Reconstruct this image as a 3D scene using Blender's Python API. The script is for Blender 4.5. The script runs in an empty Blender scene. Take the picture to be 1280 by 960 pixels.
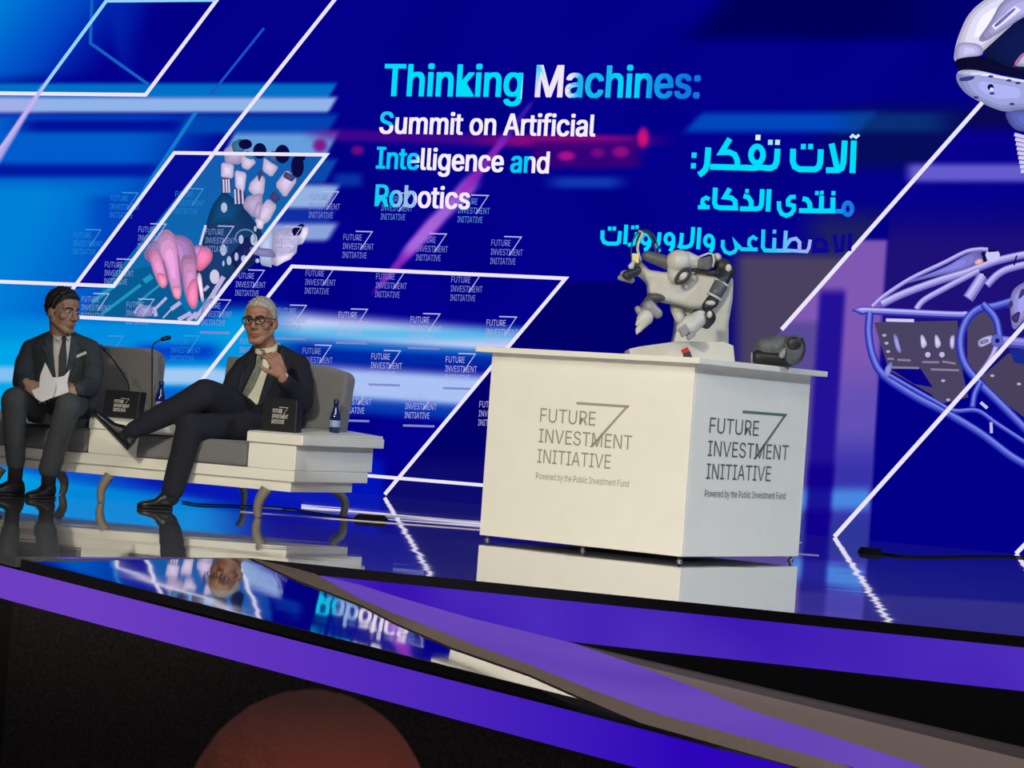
import bpy, bmesh, math, random
import numpy as np
from mathutils import Vector, Matrix
from mathutils.bvhtree import BVHTree

random.seed(7)
SC = bpy.context.scene
COL = SC.collection

# ------------------------------------------------------------------ camera
ROLL, PITCH, F, H = 0.070878, 0.010234, 3200.0, 0.67127   # 1280x960 frame, stage floor is z = 0
_fw = np.array([0, math.cos(PITCH), math.sin(PITCH)])
_up = np.array([0, -math.sin(PITCH), math.cos(PITCH)])
_rt = np.array([1.0, 0, 0])
_R = math.cos(ROLL) * _rt + math.sin(ROLL) * _up
_U = -math.sin(ROLL) * _rt + math.cos(ROLL) * _up
EYE = np.array([0, 0, H])
cam = bpy.data.cameras.new('camera')
cam.sensor_width = 36.0
cam.lens = F / 1280 * 36.0
cam.clip_start = 0.05
cam.clip_end = 200
cam.dof.use_dof = True
cam.dof.focus_distance = 13.2
cam.dof.aperture_fstop = 32
camo = bpy.data.objects.new('camera', cam)
COL.objects.link(camo)
camo.matrix_world = Matrix(((_R[0], _U[0], -_fw[0], 0), (_R[1], _U[1], -_fw[1], 0), (_R[2], _U[2], -_fw[2], H), (0, 0, 0, 1)))
SC.camera = camo

# ------------------------------------------------------------------ world, lights, exposure
w = bpy.data.worlds.new('dark_hall')
SC.world = w
w.use_nodes = True
w.node_tree.nodes['Background'].inputs[0].default_value = (0.5, 0.5, 0.62, 1)
w.node_tree.nodes['Background'].inputs[1].default_value = 0.022
SC.view_settings.view_transform = 'Standard'
SC.view_settings.look = 'None'
SC.view_settings.exposure = 0
SC.view_settings.gamma = 1
SC.view_settings.use_curve_mapping = False


def spot(name, loc, target, power, color, angle, radius, blend=0.3):
    l = bpy.data.lights.new(name, 'SPOT')
    l.energy = power
    l.color = color
    l.spot_size = math.radians(angle)
    l.spot_blend = blend
    l.shadow_soft_size = radius
    o = bpy.data.objects.new(name, l)
    COL.objects.link(o)
    o.location = loc
    o.rotation_euler = (Vector(target) - Vector(loc)).to_track_quat('-Z', 'Y').to_euler()
    return o


spot('stage_spot_warm', (-4.2, 3.0, 4.2), (0.0, 13.0, 0.5), 2350, (1.0, 0.92, 0.71), 30, 0.35)
spot('stage_spot_cool', (9.5, 8.2, 8.0), (0.0, 13.2, 0.4), 2150, (0.66, 0.82, 1.0), 42, 0.35)
spot('stage_back_light', (5.2, 13.6, 4.4), (1.5, 8.6, -0.4), 2200, (1.0, 0.84, 0.78), 30, 0.08)
spot('spectator_fill', (0.75, 0.0, 2.9), (-0.15, 1.85, 0.35), 120, (1.0, 0.36, 0.27), 24, 0.25)  # unseen spot added to brighten the spectator's head
hw = bpy.data.lights.new('hall_fill', 'AREA')  # unseen area fill added to lift the dark hall and the head
hw.shape = 'RECTANGLE'
hw.size, hw.size_y = 5.0, 2.0
hw.energy = 50
hw.color = (1.0, 0.84, 0.84)
hwo = bpy.data.objects.new('hall_fill', hw)
COL.objects.link(hwo)
hwo.location = (-0.5, 2.8, 5.6)
fl_ = bpy.data.lights.new('front_fill', 'AREA')  # unseen broad fill added to soften the shadows on stage
fl_.shape = 'RECTANGLE'
fl_.size, fl_.size_y = 6.0, 1.2
fl_.energy = 270
fl_.color = (1.0, 0.93, 0.84)
flo = bpy.data.objects.new('front_fill', fl_)
COL.objects.link(flo)
flo.location = (0.0, 5.0, 5.2)
flo.rotation_euler = (Vector((-0.3, 13.6, 0.4)) - Vector((0.0, 5.0, 5.2))).to_track_quat('-Z', 'Y').to_euler()


# ------------------------------------------------------------------ pixel -> point helpers
def ray(px, py):
    return _fw + (px - 640) / F * _R - (py - 480) / F * _U


def at(px, py, Y):
    v = ray(px, py)
    return EYE + v * (Y / v[1])


def onplane(px, py, P0, N):
    v = ray(px, py)
    t = ((np.asarray(P0) - EYE) @ N) / (v @ N)
    return EYE + v * t


def onz(px, py, z=0.0):
    return onplane(px, py, (0, 0, z), np.array([0, 0, 1.0]))


def lin(c):
    c = np.asarray(c, float) / 255.0
    return np.where(c <= 0.04045, c / 12.92, ((c + 0.055) / 1.055) ** 2.4)


# ------------------------------------------------------------------ materials
def mat(name, color, rough=0.6, metal=0.0, noise=0.0, nscale=60.0, bump=0.0, spec=0.5, coat=0.0, sheen=0.0):
    m = bpy.data.materials.new(name)
    m.use_nodes = True
    nt = m.node_tree
    b = nt.nodes['Principled BSDF']
    c = tuple(lin(color)) + (1,)
    b.inputs['Base Color'].default_value = c
    b.inputs['Roughness'].default_value = rough
    b.inputs['Metallic'].default_value = metal
    b.inputs['Specular IOR Level'].default_value = spec
    b.inputs['Coat Weight'].default_value = coat
    b.inputs['Sheen Weight'].default_value = sheen
    if noise or bump:
        tc = nt.nodes.new('ShaderNodeTexCoord')
        n = nt.nodes.new('ShaderNodeTexNoise')
        n.inputs['Scale'].default_value = nscale
        n.inputs['Detail'].default_value = 3
        nt.links.new(tc.outputs['Object'], n.inputs['Vector'])
        if noise:
            r = nt.nodes.new('ShaderNodeValToRGB')
            lo = [max(0, x * (1 - noise)) for x in c[:3]]
            hi = [min(1, x * (1 + noise)) for x in c[:3]]
            r.color_ramp.elements[0].color = lo + [1]
            r.color_ramp.elements[1].color = hi + [1]
            r.color_ramp.elements[0].position = 0.3
            r.color_ramp.elements[1].position = 0.7
            nt.links.new(n.outputs['Fac'], r.inputs['Fac'])
            nt.links.new(r.outputs['Color'], b.inputs['Base Color'])
        if bump:
            bp = nt.nodes.new('ShaderNodeBump')
            bp.inputs['Strength'].default_value = 0.6
            bp.inputs['Distance'].default_value = bump
            nt.links.new(n.outputs['Fac'], bp.inputs['Height'])
            nt.links.new(bp.outputs['Normal'], b.inputs['Normal'])
    return m


def emis_attr(name):
    m = bpy.data.materials.new(name)
    m.use_nodes = True
    nt = m.node_tree
    nt.nodes.clear()
    o = nt.nodes.new('ShaderNodeOutputMaterial')
    e = nt.nodes.new('ShaderNodeEmission')
    a = nt.nodes.new('ShaderNodeAttribute')
    a.attribute_name = 'Col'
    nt.links.new(a.outputs['Color'], e.inputs['Color'])
    nt.links.new(e.outputs['Emission'], o.inputs['Surface'])
    return m


def led_strip(name, c0, c1, scale, along=None):
    m = bpy.data.materials.new(name)
    m.use_nodes = True
    nt = m.node_tree
    nt.nodes.clear()
    o = nt.nodes.new('ShaderNodeOutputMaterial')
    e = nt.nodes.new('ShaderNodeEmission')
    tc = nt.nodes.new('ShaderNodeTexCoord')
    n = nt.nodes.new('ShaderNodeTexNoise')
    n.inputs['Scale'].default_value = scale
    n.inputs['Detail'].default_value = 1
    r = nt.nodes.new('ShaderNodeValToRGB')
    r.color_ramp.elements[0].position = 0.3
    r.color_ramp.elements[1].position = 0.7
    r.color_ramp.elements[0].color = tuple(lin(c0)) + (1,)
    r.color_ramp.elements[1].color = tuple(lin(c1)) + (1,)
    nt.links.new(tc.outputs['Object'], n.inputs['Vector'])
    if along:
        sx = nt.nodes.new('ShaderNodeSeparateXYZ')
        nt.links.new(tc.outputs['Generated'], sx.inputs[0])
        nt.links.new(sx.outputs[0], r.inputs['Fac'])
        r.color_ramp.elements[0].position, r.color_ramp.elements[1].position = along
    else:
        nt.links.new(n.outputs['Fac'], r.inputs['Fac'])
    nt.links.new(r.outputs['Color'], e.inputs['Color'])
    nt.links.new(e.outputs['Emission'], o.inputs['Surface'])
    return m


def mirror_floor(name, color, metal, rough, amp, scale):
    m = mat(name, color, rough, metal)
    nt = m.node_tree
    b = nt.nodes['Principled BSDF']
    tc = nt.nodes.new('ShaderNodeTexCoord')
    mp = nt.nodes.new('ShaderNodeMapping')
    mp.inputs['Scale'].default_value = scale
    n = nt.nodes.new('ShaderNodeTexNoise')
    n.inputs['Scale'].default_value = 1.0
    n.inputs['Detail'].default_value = 2.0
    bp = nt.nodes.new('ShaderNodeBump')
    bp.inputs['Strength'].default_value = 1.0
    bp.inputs['Distance'].default_value = amp
    nt.links.new(tc.outputs['Object'], mp.inputs['Vector'])
    nt.links.new(mp.outputs['Vector'], n.inputs['Vector'])
    nt.links.new(n.outputs['Fac'], bp.inputs['Height'])
    nt.links.new(bp.outputs['Normal'], b.inputs['Normal'])
    return m


# ------------------------------------------------------------------ object helpers
def tag(o, label=None, cat=None, group=None, kind=None):
    if label: o['label'] = label
    if cat: o['category'] = cat
    if group: o['group'] = group
    if kind: o['kind'] = kind
    return o


def wloc(o):
    l = Vector((0, 0, 0))
    while o is not None:
        l += o.location
        o = o.parent
    return l


def empty(name, loc, label=None, cat=None, group=None, kind=None):
    o = bpy.data.objects.new(name, None)
    o.empty_display_size = 0.1
    COL.objects.link(o)
    o.location = Vector(loc)
    return tag(o, label, cat, group, kind)


def link_mesh(me, name, material=None, parent=None, smooth=False, origin=None):
    """mesh built in world coordinates -> object whose origin sits at the middle of its base"""
    n = len(me.vertices)
    co = np.empty(n * 3)
    me.vertices.foreach_get('co', co)
    co = co.reshape(-1, 3)
    if origin is None:
        lo, hi = co.min(0), co.max(0)
        origin = np.array([(lo[0] + hi[0]) / 2, (lo[1] + hi[1]) / 2, lo[2]])
    co = co - np.asarray(origin)
    me.vertices.foreach_set('co', co.ravel())
    if smooth:
        me.polygons.foreach_set('use_smooth', [True] * len(me.polygons))
    me.update()
    o = bpy.data.objects.new(name, me)
    COL.objects.link(o)
    if material is not None and not me.materials:
        me.materials.append(material)
    if parent is not None:
        o.parent = parent
        o.location = Vector(origin) - wloc(parent)
    else:
        o.location = Vector(origin)
    return o


def bm_obj(bm, name, material=None, parent=None, smooth=False, origin=None):
    bmesh.ops.recalc_face_normals(bm, faces=bm.faces[:])
    me = bpy.data.meshes.new(name)
    bm.to_mesh(me)
    bm.free()
    return link_mesh(me, name, material, parent, smooth, origin)


def bevel(bm, off, seg=2):
    bmesh.ops.bevel(bm, geom=bm.edges[:], offset=off, segments=seg, profile=0.5, affect='EDGES', clamp_overlap=True)


def prism_bm(pts, ext):
    """polygon (3-D points) pushed along ext"""
    bm = bmesh.new()
    a = [bm.verts.new(tuple(p)) for p in pts]
    b = [bm.verts.new(tuple(np.asarray(p) + np.asarray(ext))) for p in pts]
    bm.faces.new(a)
    bm.faces.new(b[::-1])
    n = len(a)
    for i in range(n):
        bm.faces.new((a[i], b[i], b[(i + 1) % n], a[(i + 1) % n]))
    return bm


def prism(name, pts, ext, material, parent=None, bev=0.0, seg=2, smooth=False):
    bm = prism_bm(pts, ext)
    bmesh.ops.recalc_face_normals(bm, faces=bm.faces[:])
    if bev: bevel(bm, bev, seg)
    return bm_obj(bm, name, material, parent, smooth)


def hexa(name, lo4, hi4, material, parent=None, bev=0.0, seg=2):
    bm = bmesh.new()
    a = [bm.verts.new(tuple(p)) for p in lo4]
    b = [bm.verts.new(tuple(p)) for p in hi4]
    bm.faces.new(a[::-1])
    bm.faces.new(b)
    for i in range(4):
        bm.faces.new((a[i], a[(i + 1) % 4], b[(i + 1) % 4], b[i]))
    bmesh.ops.recalc_face_normals(bm, faces=bm.faces[:])
    if bev: bevel(bm, bev, seg)
    return bm_obj(bm, name, material, parent)


def tube_bm(pts, radii, seg=10, bm=None, closed=False, flat=None):
    bm = bm or bmesh.new()
    P = [Vector(tuple(p)) for p in pts]
    n = len(P)
    if not hasattr(radii, '__len__'): radii = [radii] * n
    rings = []
    ref = None
    for i in range(n):
        if closed:
            t = P[(i + 1) % n] - P[i - 1]
        else:
            t = P[min(i + 1, n - 1)] - P[max(i - 1, 0)]
        t.normalize()
        if ref is None:
            ref = t.orthogonal().normalized() if flat is None else Vector(flat)
        u = (ref - t * ref.dot(t)).normalized()
        ref = u
        v = t.cross(u)
        rings.append([bm.verts.new(P[i] + (u * math.cos(a) + v * math.sin(a)) * radii[i]) for a in [2 * math.pi * k / seg for k in range(seg)]])
    for i in range(n if closed else n - 1):
        A, B = rings[i], rings[(i + 1) % n]
        for k in range(seg):
            bm.faces.new((A[k], A[(k + 1) % seg], B[(k + 1) % seg], B[k]))
    if not closed:
        bm.faces.new(rings[0][::-1])
        bm.faces.new(rings[-1])
    return bm


def spline(pts, n=6):
    """Catmull-Rom through the points"""
    P = [np.asarray(p, float) for p in pts]
    P = [2 * P[0] - P[1]] + P + [2 * P[-1] - P[-2]]
    out = []
    for i in range(1, len(P) - 2):
        for k in range(n):
            t = k / n
            a, b, c, d = P[i - 1], P[i], P[i + 1], P[i + 2]
            out.append(0.5 * (2 * b + (c - a) * t + (2 * a - 5 * b + 4 * c - d) * t * t + (3 * b - a - 3 * c + d) * t ** 3))
    out.append(P[-2])
    return out


def tube(name, pts, r, material, parent=None, seg=10, closed=False):
    return bm_obj(tube_bm(pts, r, seg, closed=closed), name, material, parent, True)


def lathe(name, prof, base, material, parent=None, seg=20):
    bm = bmesh.new()
    rings = []
    for (r, z) in prof:
        rings.append([bm.verts.new((base[0] + r * math.cos(2 * math.pi * k / seg), base[1] + r * math.sin(2 * math.pi * k / seg), base[2] + z)) for k in range(seg)])
    for A, B in zip(rings, rings[1:]):
        for k in range(seg):
            bm.faces.new((A[k], A[(k + 1) % seg], B[(k + 1) % seg], B[k]))
    bm.faces.new(rings[0][::-1])
    bm.faces.new(rings[-1])
    return bm_obj(bm, name, material, parent, True)


# ---- volumes: overlapping primitives fused into one skin by a voxel remesh
def add_ell(bm, c, r, rot=None, M=None, seg=20):
    m = Matrix.Translation(Vector(tuple(c)))
    if rot is not None: m = m @ rot.to_4x4()
    m = m @ Matrix.Diagonal(Vector((r[0], r[1], r[2], 1)))
    if M is not None: m = M @ m
    bmesh.ops.create_uvsphere(bm, u_segments=seg, v_segments=seg * 2 // 3, radius=1.0, matrix=m)


def add_cap(bm, a, b, ra, rb, M=None, seg=16):
    a, b = Vector(tuple(a)), Vector(tuple(b))
    if M is not None:
        s = M.to_scale()[0]
        a, b, ra, rb = M @ a, M @ b, ra * s, rb * s
    d = b - a
    L = d.length
    if L < 1e-6:
        add_ell(bm, a, (ra, ra, ra)); return
    q = d.to_track_quat('Z', 'Y').to_matrix().to_4x4()
    bmesh.ops.create_cone(bm, cap_ends=True, segments=seg, radius1=ra, radius2=rb, depth=L, matrix=Matrix.Translation((a + b) / 2) @ q)
    add_ell(bm, a, (ra,) * 3, seg=seg)
    add_ell(bm, b, (rb,) * 3, seg=seg)


def add_loft(bm, rings, seg=24):
    R = []
    for (c, u, v) in rings:
        c, u, v = Vector(tuple(c)), Vector(tuple(u)), Vector(tuple(v))
        R.append([bm.verts.new(c + u * math.cos(2 * math.pi * k / seg) + v * math.sin(2 * math.pi * k / seg)) for k in range(seg)])
    for A, B in zip(R, R[1:]):
        for k in range(seg):
            bm.faces.new((A[k], A[(k + 1) % seg], B[(k + 1) % seg], B[k]))
    bm.faces.new(R[0][::-1])
    bm.faces.new(R[-1])


def fuse(bm, name, material, parent, voxel=0.006, smooth_it=4, folds=0.0, fscale=12.0):
    bmesh.ops.recalc_face_normals(bm, faces=bm.faces[:])
    me = bpy.data.meshes.new(name)
    bm.to_mesh(me)
    bm.free()
    o = bpy.data.objects.new(name, me)
    COL.objects.link(o)
    r = o.modifiers.new('r', 'REMESH')
    r.mode = 'VOXEL'
    r.voxel_size = voxel
    r.use_smooth_shade = True
    s = o.modifiers.new('s', 'SMOOTH')
    s.iterations = smooth_it
    if folds:
        t = bpy.data.textures.new(name + '_folds', 'CLOUDS')
        t.noise_scale = 1.0 / fscale
        d = o.modifiers.new('d', 'DISPLACE')
        d.texture = t
        d.strength = folds
        d.mid_level = 0.5
    dg = bpy.context.evaluated_depsgraph_get()
    new = bpy.data.meshes.new_from_object(o.evaluated_get(dg))
    bpy.data.objects.remove(o)
    bpy.data.meshes.remove(me)
    new.name = name
    new.materials.clear()
    return link_mesh(new, name, material, parent, True)


def bvh_of(*obs):
    V, P = [], []
    for o in obs:
        L, b = wloc(o), len(V)
        V += [tuple(v.co + L) for v in o.data.vertices]
        P += [tuple(b + i for i in p.vertices) for p in o.data.polygons]
    return BVHTree.FromPolygons(V, P)


def drape(name, pts, bvh, material, parent, off=0.004, thick=0.005, cuts=3, label=None):
    """a cloth patch cut to an outline and laid on the surface under it"""
    bm = bmesh.new()
    vs = [bm.verts.new((p[0], p[1], 0)) for p in pts]
    bm.faces.new(vs)
    bmesh.ops.triangulate(bm, faces=bm.faces[:])
    for _ in range(cuts):
        bmesh.ops.subdivide_edges(bm, edges=bm.edges[:], cuts=1, use_grid_fill=True)
    hits, miss = {}, []
    for v in bm.verts:
        d = Vector(tuple(ray(v.co.x, v.co.y))).normalized()
        h = bvh.ray_cast(Vector(tuple(EYE)), d)
        if h[0] is not None: hits[v] = (h[0], d)
        else: miss.append((v, d))
    ys = [h[0].y for h in hits.values()]
    my = sum(ys) / max(1, len(ys))
    for v, d in miss:
        best = min(hits.items(), key=lambda kv: (kv[0].co.x - v.co.x) ** 2 + (kv[0].co.y - v.co.y) ** 2)[1][0].y if hits else my
        hits[v] = (Vector(tuple(EYE)) + d * ((best - EYE[1]) / d.y), d)
    for v, (p, d) in hits.items():
        v.co = p - d * off
    r = bmesh.ops.extrude_face_region(bm, geom=bm.faces[:])
    dv = Vector(tuple(_fw)) * thick
    for g in r['geom']:
        if isinstance(g, bmesh.types.BMVert): g.co += dv
    o = bm_obj(bm, name, material, parent, True)
    if label: o['label'] = label
    return o


# ---- text and flat print
FONT = None
try:
    import os
    FONT = bpy.data.fonts.load(os.path.join(bpy.utils.system_resource('DATAFILES'), 'fonts', 'Inter.woff2'))
except Exception:
    FONT = None
_tcache = {}


def text_geo(body, offset=0.0):
    """(verts Nx2, triangles) of a line of text, cap height about 1, from x = 0"""
    key = (body, offset)
    if key in _tcache: return _tcache[key]
    cu = bpy.data.curves.new('t', 'FONT')
    if FONT: cu.font = FONT
    cu.body = body
    cu.size = 1.0
    cu.offset = offset
    cu.resolution_u = 3
    o = bpy.data.objects.new('t', cu)
    COL.objects.link(o)
    dg = bpy.context.evaluated_depsgraph_get()
    me = bpy.data.meshes.new_from_object(o.evaluated_get(dg))
    bm = bmesh.new()
    bm.from_mesh(me)
    bmesh.ops.triangulate(bm, faces=bm.faces[:])
    bm.verts.index_update()
    V = np.array([v.co[:2] for v in bm.verts])
    T = [tuple(v.index for v in f.verts) for f in bm.faces]
    bm.free()
    bpy.data.objects.remove(o)
    bpy.data.curves.remove(cu)
    bpy.data.meshes.remove(me)
    V[:, 0] -= V[:, 0].min()
    _tcache[key] = (V, T)
    return V, T


CAP = None


def cap_height():
    global CAP
    if CAP is None:
        V, _ = text_geo('H')
        CAP = V[:, 1].max()
    return CAP


class Print:
    """flat coloured shapes on a plane, gathered into one mesh; place(px, py, lift) gives the 3-D point"""

    def __init__(self, place, step=0.00008, lift=0.001):
        self.place, self.step, self.lift = place, step, lift
        self.V, self.F, self.C = [], [], []

    def _add(self, V2, F, col):
        b = len(self.V)
        self.lift += self.step
        for i, p in enumerate(V2):
            self.V.append(tuple(self.place(p[0], p[1], self.lift)))
            c = col(p[0], p[1]) if callable(col) else col
            self.C.append(tuple(lin(c)) + (1,))
        self.F += [tuple(b + k for k in f) for f in F]

    def poly(self, pts, col):
        bm = bmesh.new()
        vs = [bm.verts.new((p[0], p[1], 0)) for p in pts]
        bm.faces.new(vs)
        bmesh.ops.triangulate(bm, faces=bm.faces[:])
        bm.verts.index_update()
        self._add([v.co[:2] for v in vs], [tuple(v.index for v in f.verts) for f in bm.faces], col)
        bm.free()
        return self

    def ell(self, c, r, col, rot=0.0, n=18):
        ca, sa = math.cos(rot), math.sin(rot)
        pts = []
        for k in range(n):
            x, y = r[0] * math.cos(2 * math.pi * k / n), r[1] * math.sin(2 * math.pi * k / n)
            pts.append((c[0] + x * ca - y * sa, c[1] + x * sa + y * ca))
        return self.poly(pts, col)

    def stroke(self, pts, wd, col, closed=False, caps=False, fade=None):
        P = [np.array(p, float) for p in pts]
        n = len(P)
        L, Rr = [], []
        for i in range(n):
            if closed: d0, d1 = P[i] - P[i - 1], P[(i + 1) % n] - P[i]
            else:
                d0 = P[i] - P[i - 1] if i else P[1] - P[0]
                d1 = P[i + 1] - P[i] if i < n - 1 else P[-1] - P[-2]
            d0, d1 = d0 / (np.linalg.norm(d0) + 1e-9), d1 / (np.linalg.norm(d1) + 1e-9)
            t = d0 + d1
            t = t / (np.linalg.norm(t) + 1e-9)
            nn = np.array([-t[1], t[0]])
            k = 1 / max(0.45, abs(nn @ np.array([-d0[1], d0[0]])))
            ww = (wd[i] if hasattr(wd, '__len__') else wd) / 2 * k
            L.append(P[i] + nn * ww)
            Rr.append(P[i] - nn * ww)
        F_ = []
        for i in range(n if closed else n - 1):
            j = (i + 1) % n
            F_.append((i, j, n + j, n + i))
        self._add(L + Rr, F_, col)
        return self

    def soft1(self, pts, col): return self.soft(pts, col, 1, 0.86, 1.08, .14)

    def soft(self, pts, col, n=2, edge=0.80, mid=1.10, cut=.22):
        """rounded shape whose colour softens from rim to middle"""
        P = [np.array(p, float) for p in pts]
        for _ in range(n):
            Q = []
            for a_, b_ in zip(P, P[1:] + P[:1]):
                Q += [a_ * (1 - cut) + b_ * cut, a_ * cut + b_ * (1 - cut)]
            P = Q
        cen = sum(P) / len(P)
        bm = bmesh.new()
        vs = [bm.verts.new((p[0], p[1], 0)) for p in P]
        bm.faces.new(vs)
        bmesh.ops.triangulate(bm, faces=bm.faces[:])
        bm.verts.index_update()
        base = [tuple(v.index for v in f.verts) for f in bm.faces]
        bm.free()
        c = np.array(col, float)
        self._add(P, base, tuple(np.clip(c * edge, 0, 255)))
        for s_, k_ in ((.86, (edge + 1) / 2), (.70, 1.0), (.42, mid)):
            self._add([cen + (p - cen) * s_ for p in P], base, tuple(np.clip(c * k_, 0, 255)))
        return self

    def text(self, body, p0, p1, cap, col, bold=0.0, frame=None):
        """body between baseline points p0 and p1 (pixels); cap = cap height in pixels"""
        if bold:
            for dx, dy in ((-bold, -bold * .5), (bold, -bold * .5), (-bold, bold * .5), (bold, bold * .5), (0, 0)):
                d = np.array([dx, dy]) * cap
                self.text(body, np.array(p0) + d, np.array(p1) + d, cap * (1 - bold), col)
            return self
        V, T = text_geo(body)
        L = V[:, 0].max()
        k = cap / cap_height()
        p0, p1 = np.array(p0, float), np.array(p1, float)
        up = np.array([0.0665, -0.9978]) if frame is None else np.array(frame)
        V2 = [p0 + (p1 - p0) * (v[0] / L) + up * (v[1] * k) for v in V]
        self._add(V2, T, col)
        return self

    def build(self, name, material, parent, label=None):
        me = bpy.data.meshes.new(name)
        me.from_pydata(self.V, [], self.F)
        a = me.color_attributes.new('Col', 'FLOAT_COLOR', 'POINT')
        a.data.foreach_set('color', np.array(self.C, dtype=np.float32).ravel())
        o = link_mesh(me, name, material, parent)
        if label: o['label'] = label
        return o


def crop(ox, oy, s):
    return lambda pts: [(ox + x / s, oy + y / s) for (x, y) in pts]


def ring_pts(c, r, n=18, a0=0.0, a1=360.0):
    return [(c[0] + r[0] * math.cos(math.radians(a0 + (a1 - a0) * k / n)), c[1] + r[1] * math.sin(math.radians(a0 + (a1 - a0) * k / n))) for k in range(n + (0 if a1 - a0 >= 360 else 1))]

# ================================================================== the setting
WB = 0.48847678                       # the video wall is turned by this angle
WN = np.array([math.sin(WB), math.cos(WB), 0.0])
WD = 15.674
WU = np.array([math.cos(WB), -math.sin(WB), 0.0])


def onwall(px, py, lift=0.0):
    v = ray(px, py)
    t = (WD - lift - EYE @ WN) / (v @ WN)
    return EYE + v * t


M_black = mat('black_rubber', (9, 8, 14), 0.8, noise=0.15, nscale=200, spec=0.15)
M_hall = mat('dark_carpet', (50, 46, 48), 0.95, noise=0.35, nscale=120, spec=0.05)
M_carpet = mat('grey_carpet', (92, 83, 80), 0.95, noise=0.22, nscale=150, spec=0.1)
M_floor = mirror_floor('glossy_stage_floor', (212, 212, 220), 0.90, 0.03, 0.0014, (0.9, 2.2, 1))
M_facet = mirror_floor('glossy_ramp', (222, 222, 226), 1.0, 0.03, 0.0010, (0.9, 1.6, 1))
M_strip = mat('grey_edge_strip', (122, 108, 96), 0.7, noise=0.12, nscale=90)
M_print = emis_attr('screen_light')

# ---- stage floor (z = 0) with its notched front edge
E0, E1, E2 = onz(20, 695.6), onz(310, 697.5), onz(1280, 795)
edir = (E2 - E1) / np.linalg.norm(E2 - E1)
E3 = E2 + edir * 1.6
EL = onz(-250, 629)
BL = onwall(-250, 600); BL[2] = 0
BR = onwall(1560, 700); BR[2] = 0
top = [EL, E0, E1, E3, BR, BL]
fl = prism('floor', [p + [0, 0, 0] for p in top], (0, 0, -0.04), M_floor)
tag(fl, 'glossy mirror-like black stage floor reflecting the screen and furniture', kind='structure')

# ---- hall floor far below
HZ = -0.85
hf = prism('floor_hall', [(-9, -2, HZ), (9, -2, HZ), (9, 12, HZ), (-9, 12, HZ)], (0, 0, -0.05), M_hall)
tag(hf, 'dark carpeted floor of the hall in front of the stage', kind='structure')

# ---- faceted front of the stage
CN = np.cross(edir, [0, 0, 1.0])        # points towards the hall
if CN[1] > 0: CN = -CN
TR = 0.040
z_led = onplane(1000, 833.5, E1, CN)[2]


def onC(px, py): return onplane(px, py, E1, CN)


t2 = math.radians(0.6); t6 = math.radians(6.2)
P2 = E1.copy()
u0 = (E1 - onz(35, 696)) / np.linalg.norm(E1 - onz(35, 696))
uu = u0 + np.array([0, 0, math.tan(t2)]); uu /= np.linalg.norm(uu)
sd = np.cross([0, 0, 1.0], u0)
N0 = np.cross(uu, sd); N0 /= np.linalg.norm(N0)
if N0[2] < 0: N0 = -N0
ss = np.cross(N0, uu)
if ss @ sd < 0: ss = -ss
AN = N0 * math.cos(t6) - ss * math.sin(t6)


def onA(px, py): return onplane(px, py, P2, AN)


rz = empty('trim_1', (E1 + E3) / 2 + [0, 0, -0.4], 'main stage front riser, black edge over a purple light band', kind='structure')
Cs = onC(388, 718.6)
a, b = E1.copy(), E3.copy()
dn = np.array([0, 0, -1.0])
M_led1 = led_strip('purple_led_main', (58, 18, 178), (76, 44, 186), 1.6)
M_led2 = led_strip('purple_led_slant', (96, 62, 178), (106, 74, 182), 1.2)
M_led3 = led_strip('purple_led_front', (108, 62, 192), (46, 4, 184), 0.7, (0.34, 0.74))
M_skirt = mat('dark_skirt_cloth', (33, 30, 33), 0.95, noise=0.45, nscale=90, spec=0.05)
prism('edge_trim', [a, b, b + dn * TR, a + dn * TR], CN * 0.012, M_black, rz)
prism('light_band', [a + dn * TR, b + dn * TR, [b[0], b[1], z_led], [a[0], a[1], z_led]], -CN * 0.02, M_led1, rz)
prism('skirt', [[a[0], a[1], z_led], [b[0], b[1], z_led], [b[0], b[1], HZ], [a[0], a[1], HZ]], -CN * 0.02, M_black, rz)

# mirror ramp (facet A)
D1, D2 = onA(20, 696.6), onA(1060, 958)
ddir = (D2 - D1) / np.linalg.norm(D2 - D1)
D3 = D2 + ddir * 1.0
rampR = onA(1120, 985)
fa = prism('floor_ramp', [D1, onA(310, 697.5), onA(372, 722), onA(460, 757), onA(548, 797), onA(650, 836), onA(760, 880), onA(900, 925), onA(1120, 975)], -AN * 0.03, M_facet)
tag(fa, 'dark mirror-like triangular ramp in the stage front reflecting the screen lettering', kind='structure')

# slanted purple facet B with the grey strip at its foot
b_foot = [(326.7, 700), (394, 718.6), (448.6, 749), (495, 769), (550, 790), (600, 810), (650, 827.5), (700, 847.5), (750, 867.5), (820, 893), (960, 931), (1120, 976)]
s_low = [(312, 698.5), (371.4, 726.7), (410, 741), (454.7, 759), (493, 779.5), (540, 800), (562.5, 810), (612.5, 827.5), (662.5, 845), (725, 873), (800, 905), (1100, 990)]
rb = empty('trim_2', onA(600, 810), 'slanting purple light facet with a grey strip along its foot', kind='structure')
bm = bmesh.new()
fv = [bm.verts.new(tuple(onA(*p) + AN * 0.004)) for p in b_foot]
sv = [bm.verts.new(tuple(onA(*p) + AN * 0.004)) for p in s_low]
for i in range(len(fv) - 1):
    bm.faces.new((fv[i], fv[i + 1], sv[i + 1], sv[i]))
bmesh.ops.solidify(bm, geom=bm.faces[:], thickness=0.004)
bm_obj(bm, 'foot_strip', M_strip, rb)
apex = onC(717, 804)
S2 = onC(1280, 934)
T2 = at(1155, 958, 7.72)
PN2 = np.cross(S2 - apex, T2 - apex); PN2 /= np.linalg.norm(PN2)
if PN2[2] < 0: PN2 = -PN2


def on2(px, py): return onplane(px, py, apex, PN2)


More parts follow.
